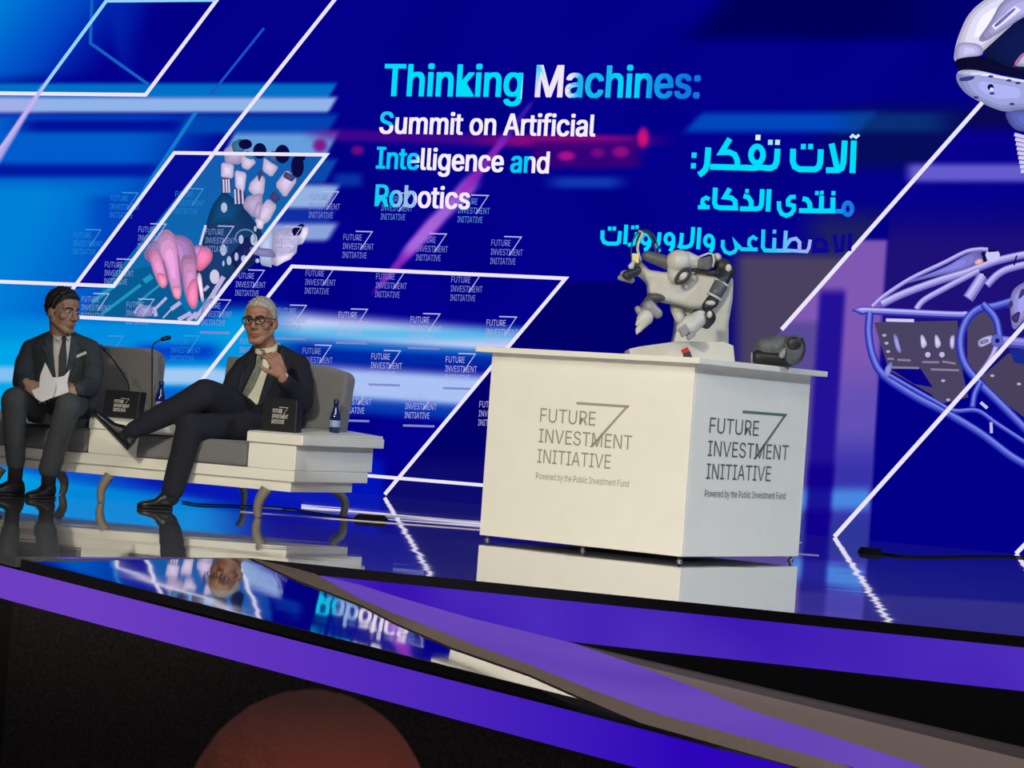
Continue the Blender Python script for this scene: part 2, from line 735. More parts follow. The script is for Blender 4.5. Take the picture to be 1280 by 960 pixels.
def offC(px, py): return onplane(px, py, E1 + CN * 0.006, CN)


b_top = [(388, 717.5), (412, 722), (450, 731), (500, 747), (545, 760), (590, 773), (640, 785), (717, 804)]
b_top = [offC(*p) for p in b_top] + [on2(790, 829), on2(858, 855), on2(936, 887), on2(1014, 912), on2(1155, 958), on2(1220, 982)]
foot = [onA(*p) for p in b_foot]
bm = bmesh.new()
va = [bm.verts.new(tuple(p)) for p in foot]
vb = [bm.verts.new(tuple(p)) for p in b_top]
i = j = 0
while i < len(va) - 1 or j < len(vb) - 1:
    if j == len(vb) - 1 or (i < len(va) - 1 and va[i + 1].co.x < vb[j + 1].co.x):
        bm.faces.new((va[i], va[i + 1], vb[j])); i += 1
    else:
        bm.faces.new((va[i], vb[j + 1], vb[j])); j += 1
bm_obj(bm, 'light_facet', M_led2, rb)

# grey carpeted lower step (plane 2)
g = [apex, on2(790, 829), on2(858, 855), on2(936, 887), on2(1014, 912), on2(1155, 958), on2(1220, 982)]
far = S2 + (S2 - apex) * 0.6
g += [on2(1500, 1090), far + CN * 0.0]
st = prism('floor_step', g, -PN2 * 0.02, M_carpet)
tag(st, 'grey-brown carpeted lower step in front of the stage', kind='structure')

# front riser D
rd = empty('trim_3', (D1 + D3) / 2 + [0, 0, -0.3], 'front riser of the ramp, black edge over a purple light band', kind='structure')
DN = np.cross(ddir, [0, 0, 1.0]); DN /= np.linalg.norm(DN)
if DN[1] > 0: DN = -DN
DL = onz(-250, 632, -0.004)


def edge_drop(P, d): return np.array([P[0], P[1], P[2] - d])


for nm, z0s, z1s, th, m_ in (('edge_trim', (0, 0, 0), (.042, .042, .042), .014, M_black), ('light_band', (.042, .042, .042), (.162, .165, .178), -.02, M_led3), ('skirt', (.162, .165, .178), None, -.02, M_skirt)):
    bm = bmesh.new()
    P_ = (DL, D1, D3)
    fr = [[bm.verts.new(tuple(edge_drop(p, z) + DN * max(th, 0))) for p, z in zip(P_, z0s)],
          [bm.verts.new(tuple(np.array(edge_drop(p, z1s[k]) if z1s else [p[0], p[1], HZ]) + DN * max(th, 0))) for k, p in enumerate(P_)]]
    bk = [[bm.verts.new(tuple(np.array(v.co) - DN * abs(th))) for v in row] for row in fr]
    for k in range(2):
        bm.faces.new((fr[0][k], fr[0][k + 1], fr[1][k + 1], fr[1][k]))
        bm.faces.new((bk[0][k], bk[1][k], bk[1][k + 1], bk[0][k + 1]))
        bm.faces.new((fr[0][k], bk[0][k], bk[0][k + 1], fr[0][k + 1]))
        bm.faces.new((fr[1][k], fr[1][k + 1], bk[1][k + 1], bk[1][k]))
    for k in (0, 2):
        bm.faces.new((fr[0][k], fr[1][k], bk[1][k], bk[0][k]))
    bm_obj(bm, nm, m_, rd)

# ---- two slim pale seams across the floor in front of the screen, cable and boxes
M_seam = mat('pale_floor_trim', (235, 225, 240), 0.35)
for k, (y0, y1) in enumerate([((634.5, 645.0), (651.8, 697.0)), ((641.5, 655.0), (662.0, 707.0))]):
    pA, pB, pC = onz(300, y0[0] - 2.5, .004), onz(484, y0[1] - .5, .004), onz(604, y1[0], .004)
    dd = pC - pA
    pD = pA + dd * 2.35
    wv = np.array([0, 0.028, 0])
    o = prism('trim_%d' % (4 + k), [pA, pD, pD + wv, pA + wv], (0, 0, -0.003), M_seam)
    tag(o, 'slim pale seam strip across the glossy floor behind the furniture', kind='structure')

# ================================================================== the video wall
scr_base = (onwall(-220, 620) + onwall(1500, 700)) / 2
scr_base[2] = 0
screen = empty('video_wall', scr_base, 'huge blue video wall with the conference title across the back of the stage', 'screen')


def sm(a, b, x):
    t = np.clip((x - a) / (b - a), 0, 1)
    return t * t * (3 - 2 * t)


def field(x, y):
    """picture shown on the wall: sRGB colour of its soft background, addressed by photograph pixel"""
    c = np.empty(x.shape + (3,))
    c[:] = (3, 0, 140)

    def mix(col, wgt):
        wgt = np.clip(wgt, 0, 1)[..., None]
        c[:] = c * (1 - wgt) + np.array(col, float) * wgt

    def band(y0, hh, soft, x0, x1, sx, col, a=1.0, slope=0.0, lean=0.0):
        d = np.abs(y - (y0 + slope * (x - max(x0, 0))))
        xl = x + lean * (y - y0)
        mix(col, a * (1 - sm(hh - soft, hh + soft, d)) * sm(x0 - sx, x0 + sx, xl) * (1 - sm(x1 - sx, x1 + sx, xl)))

    nz = np.sin(x * .031 + 1.3 * np.sin(y * .013)) * np.sin(y * .021 + x * .007)
    mix((0, 0, 122), 0.5 * sm(-.2, 1, nz))
    # top left cyan glow
    s = x + 0.75 * y
    mix((0, 60, 190), (1 - sm(90, 210, s)) * (1 - sm(85, 110, y)))
    mix((0, 132, 220), (1 - sm(-40, 150, s)) * (1 - sm(95, 112, y)))
    mix((0, 38, 172), .8 * sm(120, 140, x - .25 * y) * (1 - sm(150, 200, x + .2 * y)) * (1 - sm(70, 115, y)))
    # left area between the bands and the hand picture
    left = (1 - sm(150, 300, x + .35 * (y - 200))) * sm(138, 150, y)
    mix((0, 92, 202), left)
    mix((0, 130, 216), (1 - sm(30, 190, x + .5 * (y - 240))) * sm(215, 245, y))
    mix((0, 70, 190), .9 * sm(95, 135, x) * (1 - sm(180, 215, x + .77 * (y - 250))) * sm(238, 252, y) * (1 - sm(330, 360, y)))
    low = sm(385, 410, y) * (1 - sm(285, 420, x + .3 * (y - 400)))
    mix((0, 140, 222), low)
    mix((0, 165, 232), (1 - sm(10, 110, x)) * sm(410, 440, y))
    # bands at the upper left
    edge = 416
    band(113, 9, 4, -900, edge, 3, (0, 118, 202), .95, lean=.6)
    band(131, 9.5, 4, -900, edge, 4, (152, 190, 238), .95, lean=.6)
    band(131, 10, 6, -900, 40, 40, (180, 170, 230), .5)
    band(157, 8, 6, 25, 235, 30, (0, 14, 152), .95)
    band(155, 12, 6, 228, edge, 6, (0, 74, 180), .9, lean=.6)
    band(213, 8, 6, -900, 200, 22, (0, 22, 158), .95)
    band(182, 16, 6, 285, edge - 2, 4, (112, 176, 230), .9, lean=.55)
    band(214, 15, 5, 350, edge - 2, 4, (14, 90, 180), .8, lean=.55)
    band(246, 15, 5, 345, edge, 4, (172, 208, 240), .85, lean=.62)
    band(270, 8, 5, 340, edge, 5, (14, 60, 170), .8, lean=.6)
    band(290, 11, 5, 330, edge, 6, (172, 205, 238), .8, lean=.6)
    # streaks low on the left
    band(440, 9, 8, 170, 285, 18, (0, 58, 196), .9)
    band(468, 10, 5, -900, 30, 8, (150, 195, 240), .85)
    band(470, 11, 6, 192, 300, 6, (172, 204, 242), .95)
    band(494, 9, 6, 196, 280, 10, (0, 90, 205), .8)
    # centre bands inside the big slanted frame
    xe = 707 - (y - 348) * 0.8346
    ins = 1 - sm(-3, 1, x - xe)

    def cband(y0, hh, soft, x0, col, a, slope, sx=40):
        d = np.abs(y - (y0 + slope * (x - 380)))
        mix(col, a * (1 - sm(hh - soft, hh + soft, d)) * sm(x0 - sx, x0 + sx, x) * ins)
    mix((0, 150, 222), sm(372, 400, y + .03 * (x - 300)) * (1 - sm(450, 470, y)) * sm(255, 290, x) * (1 - sm(300, 400, x)) * ins)
    cband(408, 16, 11, 345, (198, 206, 244), 1.0, .085)
    cband(432, 6, 6, 395, (0, 112, 208), .8, .05)
    cband(446, 9, 7, 385, (0, 44, 166), .9, .03)
    cband(477, 21, 9, 330, (168, 194, 244), 1.0, .06)
    cband(503, 9, 8, 372, (8, 70, 185), .8, .07)
    cband(418, 8, 8, 262, (0, 165, 228), .5, .0)
    # under the benches
    und = sm(560, 585, y) * (1 - sm(470, 490, x))
    mix((0, 20, 182), und)
    mix((0, 96, 212), und * (1 - sm(95, 215, x)))
    mix((0, 160, 215), und * (1 - sm(0, 45, x)))
    # right of the big frame
    nav = sm(0, 3, x - xe) * sm(348, 356, y) * (1 - sm(900, 930, x))
    mix((2, 0, 106), nav)
    mix((24, 22, 112), nav * sm(560, 592, y) * .5)
    # top right darker wedge
    mix((0, 0, 92), sm(845, 900, x + .9 * y - 30) * (1 - sm(38, 60, y)) * (1 - sm(1190, 1280, x)))
    mix((0, 0, 120), .6 * sm(1100, 1190, x) * (1 - sm(60, 200, y)))
    mix((6, 14, 84), .85 * sm(985, 1085, x) * (1 - sm(1205, 1225, x)) * sm(118, 150, y) * (1 - sm(195, 225, y)))
    band(153, 12, 7, 866, 1085, 8, (0, 74, 192), .95, lean=.9)
    band(153, 12, 7, 1060, 1180, 30, (10, 60, 130), .7)
    gl = x - (1228 - (y - 128) * .884)           # right of the slanted line
    rt_ = sm(-1, 1, gl)
    mix((6, 0, 140), rt_ * (1 - sm(225, 330, y)))
    mix((10, 10, 70), rt_ * sm(1200, 1215, x) * (1 - sm(150, 172, y)) * .8)
    band(216, 11, 6, 1135, 2000, 10, (106, 96, 208), .95)
    mix((30, 16, 118), rt_ * sm(240, 320, y) * (1 - sm(430, 470, y)) * sm(1108, 1112, x + .06 * (y - 300)))
    # grey-violet area behind the white robot
    gv = sm(905, 935, x) * (1 - rt_) * sm(306, 328, y + .1 * (x - 950) * 0)
    mix((74, 65, 96), gv)
    mix((40, 44, 84), .7 * sm(985, 1040, x) * (1 - rt_) * sm(245, 290, y) * (1 - sm(312, 330, y)))
    # lit columns to the right of the counter
    xc = x + .065 * (y - 300)
    colm = rt_ * sm(296, 304, y) * (1 - sm(1106, 1112, xc))
    mix((126, 88, 178), colm)
    mix((98, 80, 182), colm * sm(430, 520, y))
    mix((58, 52, 172), colm * sm(530, 590, y))
    mix((90, 74, 150), colm * (1 - sm(1040, 1062, xc)) * sm(395, 410, y))
    dk = sm(1024, 1034, xc) * (1 - sm(1056, 1066, xc)) * rt_
    mix((34, 16, 150), dk * sm(355, 372, y))
    mix((16, 0, 140), dk * sm(570, 590, y))
    glow = (1 - sm(4, 22, np.abs(y - 624))) * sm(985, 1000, x) * (1 - sm(1082, 1092, x)) * (1 - .85 * dk)
    mix((72, 140, 226), glow * .95)
    mix((42, 56, 150), sm(640, 655, y) * sm(985, 1000, x) * (1 - sm(1082, 1090, x)) * (1 - dk) * .8)
    mix((2, 0, 134), sm(1108, 1113, xc) * sm(440, 480, y))
    # red streak and violet light trail
    band(168, 7, 6, 392, 790, 20, (112, 12, 140), .55, slope=.03)
    band(176, 7, 5, 620, 800, 60, (170, 10, 120), .75)
    band(193, 17, 5, 665, 800, 12, (60, 0, 118), .85)
    for cx, cy, rx, ry, col in ((708, 195, 12, 7, (180, 20, 140)), (747, 191, 10, 7, (120, 12, 130)), (776, 190, 12, 8, (150, 14, 130)), (804, 172, 8, 14, (226, 16, 120)), (400, 182, 10, 9, (130, 10, 130)), (447, 188, 9, 7, (120, 10, 130))):
        mix(col, .9 * (1 - sm(.0, 1.5, ((x - cx) / rx) ** 2 + ((y - cy) / ry) ** 2)))
    band(228, 7, 6, 690, 775, 20, (20, 70, 185), .8)
    band(225, 8, 6, 418, 452, 8, (10, 70, 180), .7)
    for x0, y0, x1, y1, w0, w1, col, a_ in ((470, 362, 545, 276, 3, 12, (140, 40, 190), .9), (508, 316, 592, 226, 8, 12, (176, 108, 224), .9), (575, 245, 632, 172, 9, 5, (150, 40, 190), .85), (625, 180, 665, 128, 6, 3, (90, 40, 190), .6), (52, 110, -30, 240, 3, 8, (196, 170, 236), .9)):
        dx, dy = x1 - x0, y1 - y0
        L2 = dx * dx + dy * dy
        t = ((x - x0) * dx + (y - y0) * dy) / L2
        dist = np.abs((x - x0) * dy - (y - y0) * dx) / math.sqrt(L2)
        ww = w0 + (w1 - w0) * np.clip(t, 0, 1)
        mix(col, a_ * (1 - sm(.3, 1.3, dist / ww)) * sm(-.12, .1, t) * (1 - sm(.88, 1.12, t)))
    return c


uA = (onwall(-215, 600) - np.array([0, 0, 0])) @ WU
uB = onwall(1490, 640) @ WU
NU, NV, VT = 760, 420, 4.3
ug = np.linspace(uA, uB, NU)
vg = np.linspace(0.0, VT, NV)
UU, VV = np.meshgrid(ug, vg)
P3 = WN * WD + UU[..., None] * WU + VV[..., None] * np.array([0, 0, 1.0])
rel = P3 - EYE
dep = rel @ _fw
PX, PY = 640 + F * (rel @ _R) / dep, 480 - F * (rel @ _U) / dep
cc = lin(np.clip(field(PX, PY), 0, 255))
me = bpy.data.meshes.new('display_panel')
idx = np.arange(NU * NV).reshape(NV, NU)
quads = np.stack([idx[:-1, :-1], idx[:-1, 1:], idx[1:, 1:], idx[1:, :-1]], -1).reshape(-1, 4)
me.vertices.add(NU * NV)
me.vertices.foreach_set('co', P3.reshape(-1))
me.loops.add(quads.size)
me.loops.foreach_set('vertex_index', quads.reshape(-1).astype(np.int32))
me.polygons.add(len(quads))
me.polygons.foreach_set('loop_start', np.arange(0, quads.size, 4, dtype=np.int32))
me.polygons.foreach_set('loop_total', np.full(len(quads), 4, dtype=np.int32))
me.update(calc_edges=True)
at_ = me.color_attributes.new('Col', 'FLOAT_COLOR', 'POINT')
at_.data.foreach_set('color', np.concatenate([cc.reshape(-1, 3), np.ones((NU * NV, 1))], 1).astype(np.float32).ravel())
link_mesh(me, 'display_panel', M_print, screen)
q = [WN * (WD + .01) + WU * uA, WN * (WD + .01) + WU * uB, WN * (WD + .01) + WU * uB + [0, 0, VT], WN * (WD + .01) + WU * uA + [0, 0, VT]]
prism('cabinet', q, WN * 0.15, M_black, screen)

WHITE = (236, 230, 250)


def outline(pts, wd=4.6, col=WHITE, closed=False):
    p = Print(onwall, lift=0.022)
    p.stroke(pts, wd, col, closed)
    p.build('outline', M_print, screen)


# ---- picture of the two hands in its slanted frame
hp = Print(onwall, lift=0.0012)


def hbg(x, y):
    t = np.clip((y - 195) / 200, 0, 1)
    return (20 - 14 * t, 92 + 20 * t, 176 - 6 * t)


inner = [(264, 193), (408, 193.5), (345, 275), (247, 404), (103, 396), (146, 352), (205, 272)]
hp.poly([(91, 361), (218, 191), (264, 193), (142, 358)], (4, 12, 150))
for (a_, b_) in zip(np.linspace(0, 1, 13)[:-1], np.linspace(0, 1, 13)[1:]):
    L0, L1 = np.array([264, 193.0]), np.array([100, 396.0])
    R0, R1 = np.array([408, 193.5]), np.array([247, 404.0])
    hp.poly([L0 + (L1 - L0) * a_, R0 + (R1 - R0) * a_, R0 + (R1 - R0) * b_, L0 + (L1 - L0) * b_], hbg)
hp.poly([(101, 396), (150, 340), (200, 330), (235, 395), (245, 404)], (8, 92, 150))
for pts, w_ in (([(115, 378), (150, 352)], 5), ([(128, 392), (176, 356)], 4), ([(170, 380), (205, 352)], 3), ([(180, 352), (190, 345)], 7)):
    hp.stroke(pts, w_, (30, 150, 190))
k = crop(250, 170, 5.647)
navy, pale, pale2 = (12, 10, 62), (204, 188, 220), (176, 160, 198)
hp.soft1(k([(165, 385), (300, 490), (450, 690), (400, 770), (390, 900), (260, 985), (130, 1110), (-60, 1180), (-110, 1060), (10, 900), (20, 700), (80, 500)]), (22, 58, 108))
hp.soft1(k([(100, 480), (170, 400), (300, 500), (250, 620), (120, 600), (60, 640)]), (16, 70, 118))
hp.soft1(k([(330, 700), (400, 770), (380, 900), (270, 960), (200, 860)]), (24, 34, 90))
hp.soft1(k([(165, 100), (250, 40), (310, 110), (290, 200), (180, 200)]), pale2)
hp.soft1(k([(220, 50), (290, 15), (330, 70), (300, 125), (235, 120)]), (58, 110, 150))
hp.soft1(k([(285, 130), (380, 160), (395, 190), (340, 242), (295, 225)]), pale)
hp.soft1(k([(320, 100), (380, 120), (370, 170), (320, 150)]), (60, 120, 158))
hp.soft1(k([(150, 185), (240, 200), (235, 300), (148, 295)]), (210, 196, 226))
hp.soft1(k([(245, 240), (330, 258), (312, 400), (250, 370)]), (212, 198, 228))
hp.soft1(k([(150, 290), (225, 300), (212, 412), (150, 385)]), (70, 66, 118))
for a_ in (165, 185, 203):
    hp.stroke(k([(a_, 305), (a_ + 4, 400)]), 2, (214, 206, 232))
hp.soft1(k([(225, 360), (320, 390), (330, 520), (250, 450)]), (62, 58, 112))
for a_ in (246, 270, 298):
    hp.stroke(k([(a_, 375), (a_ + 6, 480)]), 2.2, (206, 196, 226))
hp.soft1(k([(420, 265), (462, 300), (450, 410), (400, 440), (340, 382), (352, 330)]), pale)
hp.soft1(k([(405, 265), (430, 240), (442, 262), (415, 330)]), (64, 54, 112))
hp.soft1(k([(330, 425), (440, 400), (440, 520), (380, 580), (300, 500)]), pale2)
hp.soft1(k([(450, 150), (500, 185), (556, 220), (505, 292), (440, 245)]), pale)
hp.soft1(k([(500, 110), (540, 100), (540, 190), (490, 170)]), (70, 96, 140))
hp.soft1(k([(612, 235), (690, 310), (600, 442), (528, 345)]), pale)
hp.soft1(k([(600, 250), (680, 285), (650, 325), (585, 290)]), (70, 68, 122))
hp.soft1(k([(520, 385), (572, 440), (530, 475), (490, 430)]), (68, 60, 116))
hp.soft1(k([(480, 440), (545, 492), (490, 600), (420, 640), (385, 600), (430, 500)]), pale)
hp.soft1(k([(400, 470), (440, 470), (420, 600), (370, 560)]), pale2)
hp.soft1(k([(395, 580), (460, 590), (440, 660), (400, 650)]), (214, 204, 232))
for c_, r_ in (((320, 58), (48, 36)), ((422, 105), (48, 56)), ((582, 127), (52, 66)), ((688, 215), (46, 78)), ((716, 152), (28, 26))):
    hp.ell(k([c_])[0], (r_[0] / 5.647, r_[1] / 5.647), navy)
hp.soft1(k([(450, 690), (515, 640), (515, 930), (425, 910), (415, 760)]), (176, 192, 230))
hp.soft1(k([(515, 660), (660, 640), (720, 620), (765, 680), (722, 765), (690, 765), (680, 830), (590, 890), (540, 920), (500, 900)]), (190, 180, 214))
hp.soft1(k([(530, 850), (600, 830), (680, 810), (640, 870), (590, 892), (540, 922)]), (222, 214, 238))
hp.soft1(k([(645, 660), (720, 615), (745, 640), (700, 700), (660, 705)]), navy)
hp.soft1(k([(725, 640), (765, 640), (765, 690), (722, 765), (700, 720)]), (224, 216, 238))
hp.soft1(k([(350, 780), (520, 800), (540, 860), (430, 850), (360, 830)]), (128, 124, 176))
for c_, r_ in (((170, 505), (22, 36)), ((290, 730), (17, 32)), ((380, 732), (24, 42)), ((165, 805), (22, 40)), ((205, 880), (17, 32)), ((310, 865), (20, 24)), ((257, 852), (14, 30)), ((390, 655), (10, 20)), ((165, 900), (8, 20)), ((405, 880), (14, 16))):
    hp.ell(k([c_])[0], (r_[0] / 5.647, r_[1] / 5.647), (176, 190, 220))
hp.stroke(k(ring_pts((320, 720), (70, 60), 12, 150, 390)), 1.6, (110, 140, 190))
hp.stroke(k([(0, 770), (40, 630)]), 3.2, (206, 206, 236))
k = crop(160, 270, 6.857)
hp.ell(k([(742, 520)])[0], (6, 9), (206, 200, 230))
hp.soft(k([(560, 250), (640, 255), (705, 280), (730, 330), (715, 390), (650, 460), (600, 480), (560, 400)]), (236, 122, 172))
hp.soft(k([(560, 250), (640, 255), (610, 330), (570, 380)]), (196, 130, 184))
hp.soft(k([(120, 340), (190, 230), (290, 140), (345, 112), (400, 165), (470, 165), (545, 210), (580, 300), (600, 400), (560, 480), (440, 500), (300, 430), (210, 420)]), (172, 128, 190))
hp.soft(k([(170, 320), (235, 250), (295, 350), (340, 520), (336, 590), (302, 627), (262, 592), (215, 480)]), (220, 142, 194))
hp.soft(k([(240, 480), (320, 500), (338, 560), (336, 592), (302, 627), (262, 592)]), (238, 142, 180))
hp.soft(k([(250, 160), (300, 120), (350, 115), (400, 165), (442, 330), (462, 600), (458, 680), (438, 720), (395, 705), (362, 610), (320, 430), (245, 270)]), (216, 152, 206))
hp.soft(k([(365, 600), (455, 600), (458, 680), (438, 720), (395, 705)]), (240, 150, 188))
hp.soft(k([(445, 330), (580, 330), (590, 520), (605, 700), (590, 780), (552, 802), (505, 735), (470, 600)]), (200, 138, 190))
hp.soft(k([(500, 660), (530, 560), (590, 520), (606, 700), (590, 782), (552, 804), (510, 740)]), (242, 132, 178))
hp.soft(k([(600, 480), (628, 500), (640, 600), (655, 740), (625, 730), (606, 620), (590, 540)]), (236, 214, 238))
for pts, w_ in (([(430, 335), (458, 600)], 1.6), ([(300, 380), (345, 560)], 1.6)):
    hp.stroke(k(pts), w_, (128, 84, 152))
for pts, w_ in (([(820, 520), (700, 720), (620, 830)], 6), ([(870, 560), (790, 660)], 5), ([(640, 800), (570, 880)], 5), ([(540, 830), (430, 890)], 5), ([(450, 740), (370, 800)], 5), ([(370, 800), (300, 875)], 2), ([(330, 700), (180, 850)], 3.5), ([(590, 830), (510, 900)], 5), ([(60, 840), (120, 760)], 6), ([(220, 780), (240, 860)], 5), ([(700, 760), (760, 690)], 9), ([(650, 640), (690, 600)], 4)):
    hp.stroke(k(pts), w_, (186, 176, 220))
for pts in ([(150, 760), (220, 770), (200, 860), (60, 870), (80, 790)], [(640, 760), (720, 690), (740, 750), (670, 830), (620, 850)]):
    hp.soft(k(pts), (150, 146, 200))
hp.build('hand_picture', M_print, screen, 'picture of a pink human hand and a pale robot hand in a slanted frame')

# ---- picture of the robot head, top right corner
rp = Print(onwall, lift=0.0012)
k = crop(1180, 0, 4.0)
rp.soft(k([(300, 555), (385, 545), (560, 540), (560, 660), (370, 660), (325, 620)]), (92, 100, 184))
rp.soft(k([(200, 190), (400, 70), (560, 30), (560, 420), (330, 375), (195, 280)]), (14, 24, 76))
rp.soft(k([(340, 330), (392, 262), (412, 270), (560, 150), (560, 330), (420, 335)]), (190, 186, 222))
rp.stroke(k([(350, 332), (398, 270)]), 1.6, (190, 60, 120))
rp.soft(k([(46, 315), (58, 215), (108, 92), (150, 40), (190, 8), (260, -40), (560, -120), (560, -40), (300, 0), (232, 110), (197, 190), (195, 275), (100, 290)]), (226, 222, 250))
rp.soft(k([(232, 110), (285, 5), (420, -70), (560, -90), (560, 20), (400, 82), (300, 150), (200, 212), (165, 200)]), (168, 164, 218))
rp.soft(k([(60, 210), (165, 215), (195, 240), (195, 278), (100, 290), (50, 305)]), (186, 182, 230))
rp.stroke(k([(250, 130), (355, 40), (372, 50), (258, 140)]), 4, (236, 232, 250), closed=True)
rp.soft(k([(246, 128), (350, 38), (362, 44), (262, 138)]), (104, 104, 176))
rp.soft(k([(52, 308), (75, 290), (200, 278), (330, 345), (560, 372), (560, 410), (200, 352), (70, 348)]), (12, 12, 46))
rp.soft(k([(58, 378), (75, 350), (160, 348), (300, 382), (560, 425), (560, 550), (385, 546), (308, 562), (220, 532), (110, 472), (68, 418)]), (160, 164, 224))
rp.soft(k([(62, 372), (78, 350), (160, 348), (300, 382), (560, 425), (560, 440), (300, 398), (160, 372)]), (214, 214, 246))
rp.soft(k([(75, 388), (160, 378), (140, 402), (80, 408)]), (56, 60, 140))
rp.ell(k([(233, 436)])[0], (4, 4), (20, 24, 80)).ell(k([(238, 446)])[0], (2.2, 2.2), (230, 230, 250))
for c_ in ((234, 382), (160, 487), (240, 467), (325, 402), (370, 415), (340, 520)):
    rp.ell(k([c_])[0], (3.4, 1.6), (50, 54, 130))
for q_ in range(9):
    rp.stroke(k([(352 + q_ * 4, 672 + q_ * 23), (420 + q_ * 2, 690 + q_ * 21)]), 4.4, (206, 202, 240))
rp.build('robot_head_picture', M_print, screen, 'picture of a white robot head with dark visor in the corner')

# ---- picture of the robot forearm frame, right edge
fp = Print(onwall, lift=0.0012)
k6, k4 = crop(1080, 280, 6.0), crop(1080, 380, 4.8)
fp.poly(k4([(60, 110), (560, 100), (590, 400), (625, 560), (460, 600), (400, 540), (150, 400)]), (74, 66, 98))
fp.poly(k4([(620, 100), (700, 30), (800, 100), (830, 300), (690, 430), (620, 350)]), (76, 66, 98))
fp.poly(k4([(700, 440), (860, 300), (1150, 200), (1150, 760), (960, 680), (800, 560)]), (72, 64, 92))
fp.poly(k4([(160, 390), (340, 388), (412, 500), (300, 480)]), (8, 0, 132))
fp.poly(k4([(870, 270), (1150, 280), (1150, 400), (900, 350)]), (24, 40, 140))


def bar(kk, pts, wd, c0, c1, c2):
    s_ = spline(pts, 5)
    fp.stroke(kk(s_), wd, c0)
    fp.stroke([(x, y - wd * .10) for x, y in kk(s_)], wd * .66, c1)
    fp.stroke([(x, y - wd * .20) for x, y in kk(s_)], wd * .28, c2)


lil = ((112, 104, 198), (164, 156, 226), (196, 190, 242))
blu = ((34, 44, 168), (78, 88, 204), (120, 132, 226))
fp.soft(k6([(230, 470), (600, 330), (760, 230), (880, 190), (900, 260), (780, 340), (500, 400)]), (124, 122, 208))
bar(k6, [(60, 620), (150, 540), (350, 410), (600, 290), (760, 210), (860, 190), (930, 192)], 5.5, *lil)
bar(k6, [(130, 600), (300, 520), (560, 425), (760, 365), (900, 310), (1000, 275), (1150, 240), (1320, 210)], 9.5, *lil)
bar(k6, [(390, 640), (450, 570), (600, 485), (760, 400), (860, 350)], 7.5, *lil)
bar(k6, [(780, 560), (840, 470), (890, 390)], 14, *lil)
bar(k6, [(920, 460), (1000, 380), (1100, 330), (1320, 280)], 9, *lil)
fp.soft(k6([(820, 280), (880, 250), (905, 290), (840, 312)]), (226, 168, 176))
fp.ell(k6([(965, 235)])[0], (9, 8), (206, 200, 244))
fp.stroke(k6([(885, 215), (905, 250), (905, 285)]), 4, (18, 12, 60))
fp.stroke(k6([(1125, 310), (1145, 235)]), 2, (18, 12, 60))
fp.stroke(k6([(880, 365), (950, 385)]), 2, (24, 18, 90))
fp.stroke(k6([(930, 200), (1000, 195)]), 4, (24, 18, 80))
bar(k4, [(5, 45), (18, 40), (560, 65), (600, 55)], 9.5, (44, 52, 176), (130, 128, 220), (186, 180, 242))
bar(k4, [(35, 50), (28, 180), (55, 320), (120, 430), (300, 552), (500, 655), (700, 775), (880, 910), (1010, 985)], 10, *blu)
bar(k4, [(140, 420), (260, 490), (420, 580), (540, 640), (680, 640), (800, 720), (1000, 850)], 6, *blu)
bar(k4, [(1150, -180), (960, -50), (800, 10), (690, 30), (615, 100), (578, 220), (600, 350), (680, 460), (800, 580), (900, 680), (1000, 780)], 10.5, *blu)
bar(k4, [(715, 0), (790, 90), (815, 200)], 9.5, *blu)
bar(k4, [(790, 220), (960, 235), (1150, 245)], 14, (70, 70, 180), (120, 120, 214), (150, 146, 226))
bar(k4, [(690, 430), (760, 330), (800, 240)], 7, *lil)
bar(k4, [(650, 620), (665, 540), (700, 470)], 8, *blu)
fp.soft(k4([(680, 215), (770, 180), (780, 225), (690, 268)]), (190, 186, 230))
fp.soft(k4([(694, 222), (745, 206), (750, 228), (700, 246)]), (120, 120, 180))
fp.ell(k4([(800, 220)])[0], (8, 8), (96, 100, 200)).ell(k4([(800, 220)])[0], (3, 3), (26, 26, 100))
fp.stroke(k4([(132, 96), (300, 100)]), 4, (206, 202, 244))
fp.soft(k4([(175, 175), (200, 190), (215, 250), (228, 296), (200, 290), (180, 230)]), (146, 146, 220))
for x_ in (345, 430):
    fp.soft(k4([(x_ - 8, 185), (x_ + 12, 185), (x_ + 38, 245), (x_ + 10, 270), (x_ - 4, 255)]), (198, 192, 236))
    fp.ell(k4([(x_ + 38, 304)])[0], (3.4, 3.4), (190, 186, 230))
fp.soft(k4([(515, 195), (545, 180), (540, 275), (515, 265)]), (190, 186, 236))
for pts in ([(200, 335), (280, 338)], [(350, 348), (450, 350)], [(470, 345), (550, 358)], [(170, 380), (330, 384)], [(400, 392), (570, 398)], [(140, 328), (180, 330)]):
    fp.stroke(k4(pts), 2.6, (138, 128, 156))
for c_ in ((122, 188), (135, 235), (145, 285), (475, 460), (770, 430), (930, 480), (505, 575)):
    fp.ell(k4([c_])[0], (2.6, 1.8), (176, 170, 214))
fp.soft(k4([(125, 380), (160, 345), (175, 360), (150, 440), (122, 440)]), (130, 136, 216))
fp.stroke(k4([(700, 590), (740, 625)]), 4, (200, 196, 236)).stroke(k4([(762, 710), (765, 775)]), 3.6, (190, 190, 240))
fp.soft(k6([(1090, 560), (1130, 470), (1320, 380), (1320, 600), (1200, 720), (1110, 820)]), (150, 146, 216))
for a_ in ([(1060, 640), (1110, 560), (1120, 620)], [(1090, 700), (1180, 640), (1150, 760)], [(1180, 480), (1150, 580), (1230, 500)]):
    fp.soft(k6(a_), (60, 50, 110))
fp.build('robot_arm_picture', M_print, screen, 'picture of a tubular lilac robot forearm frame')

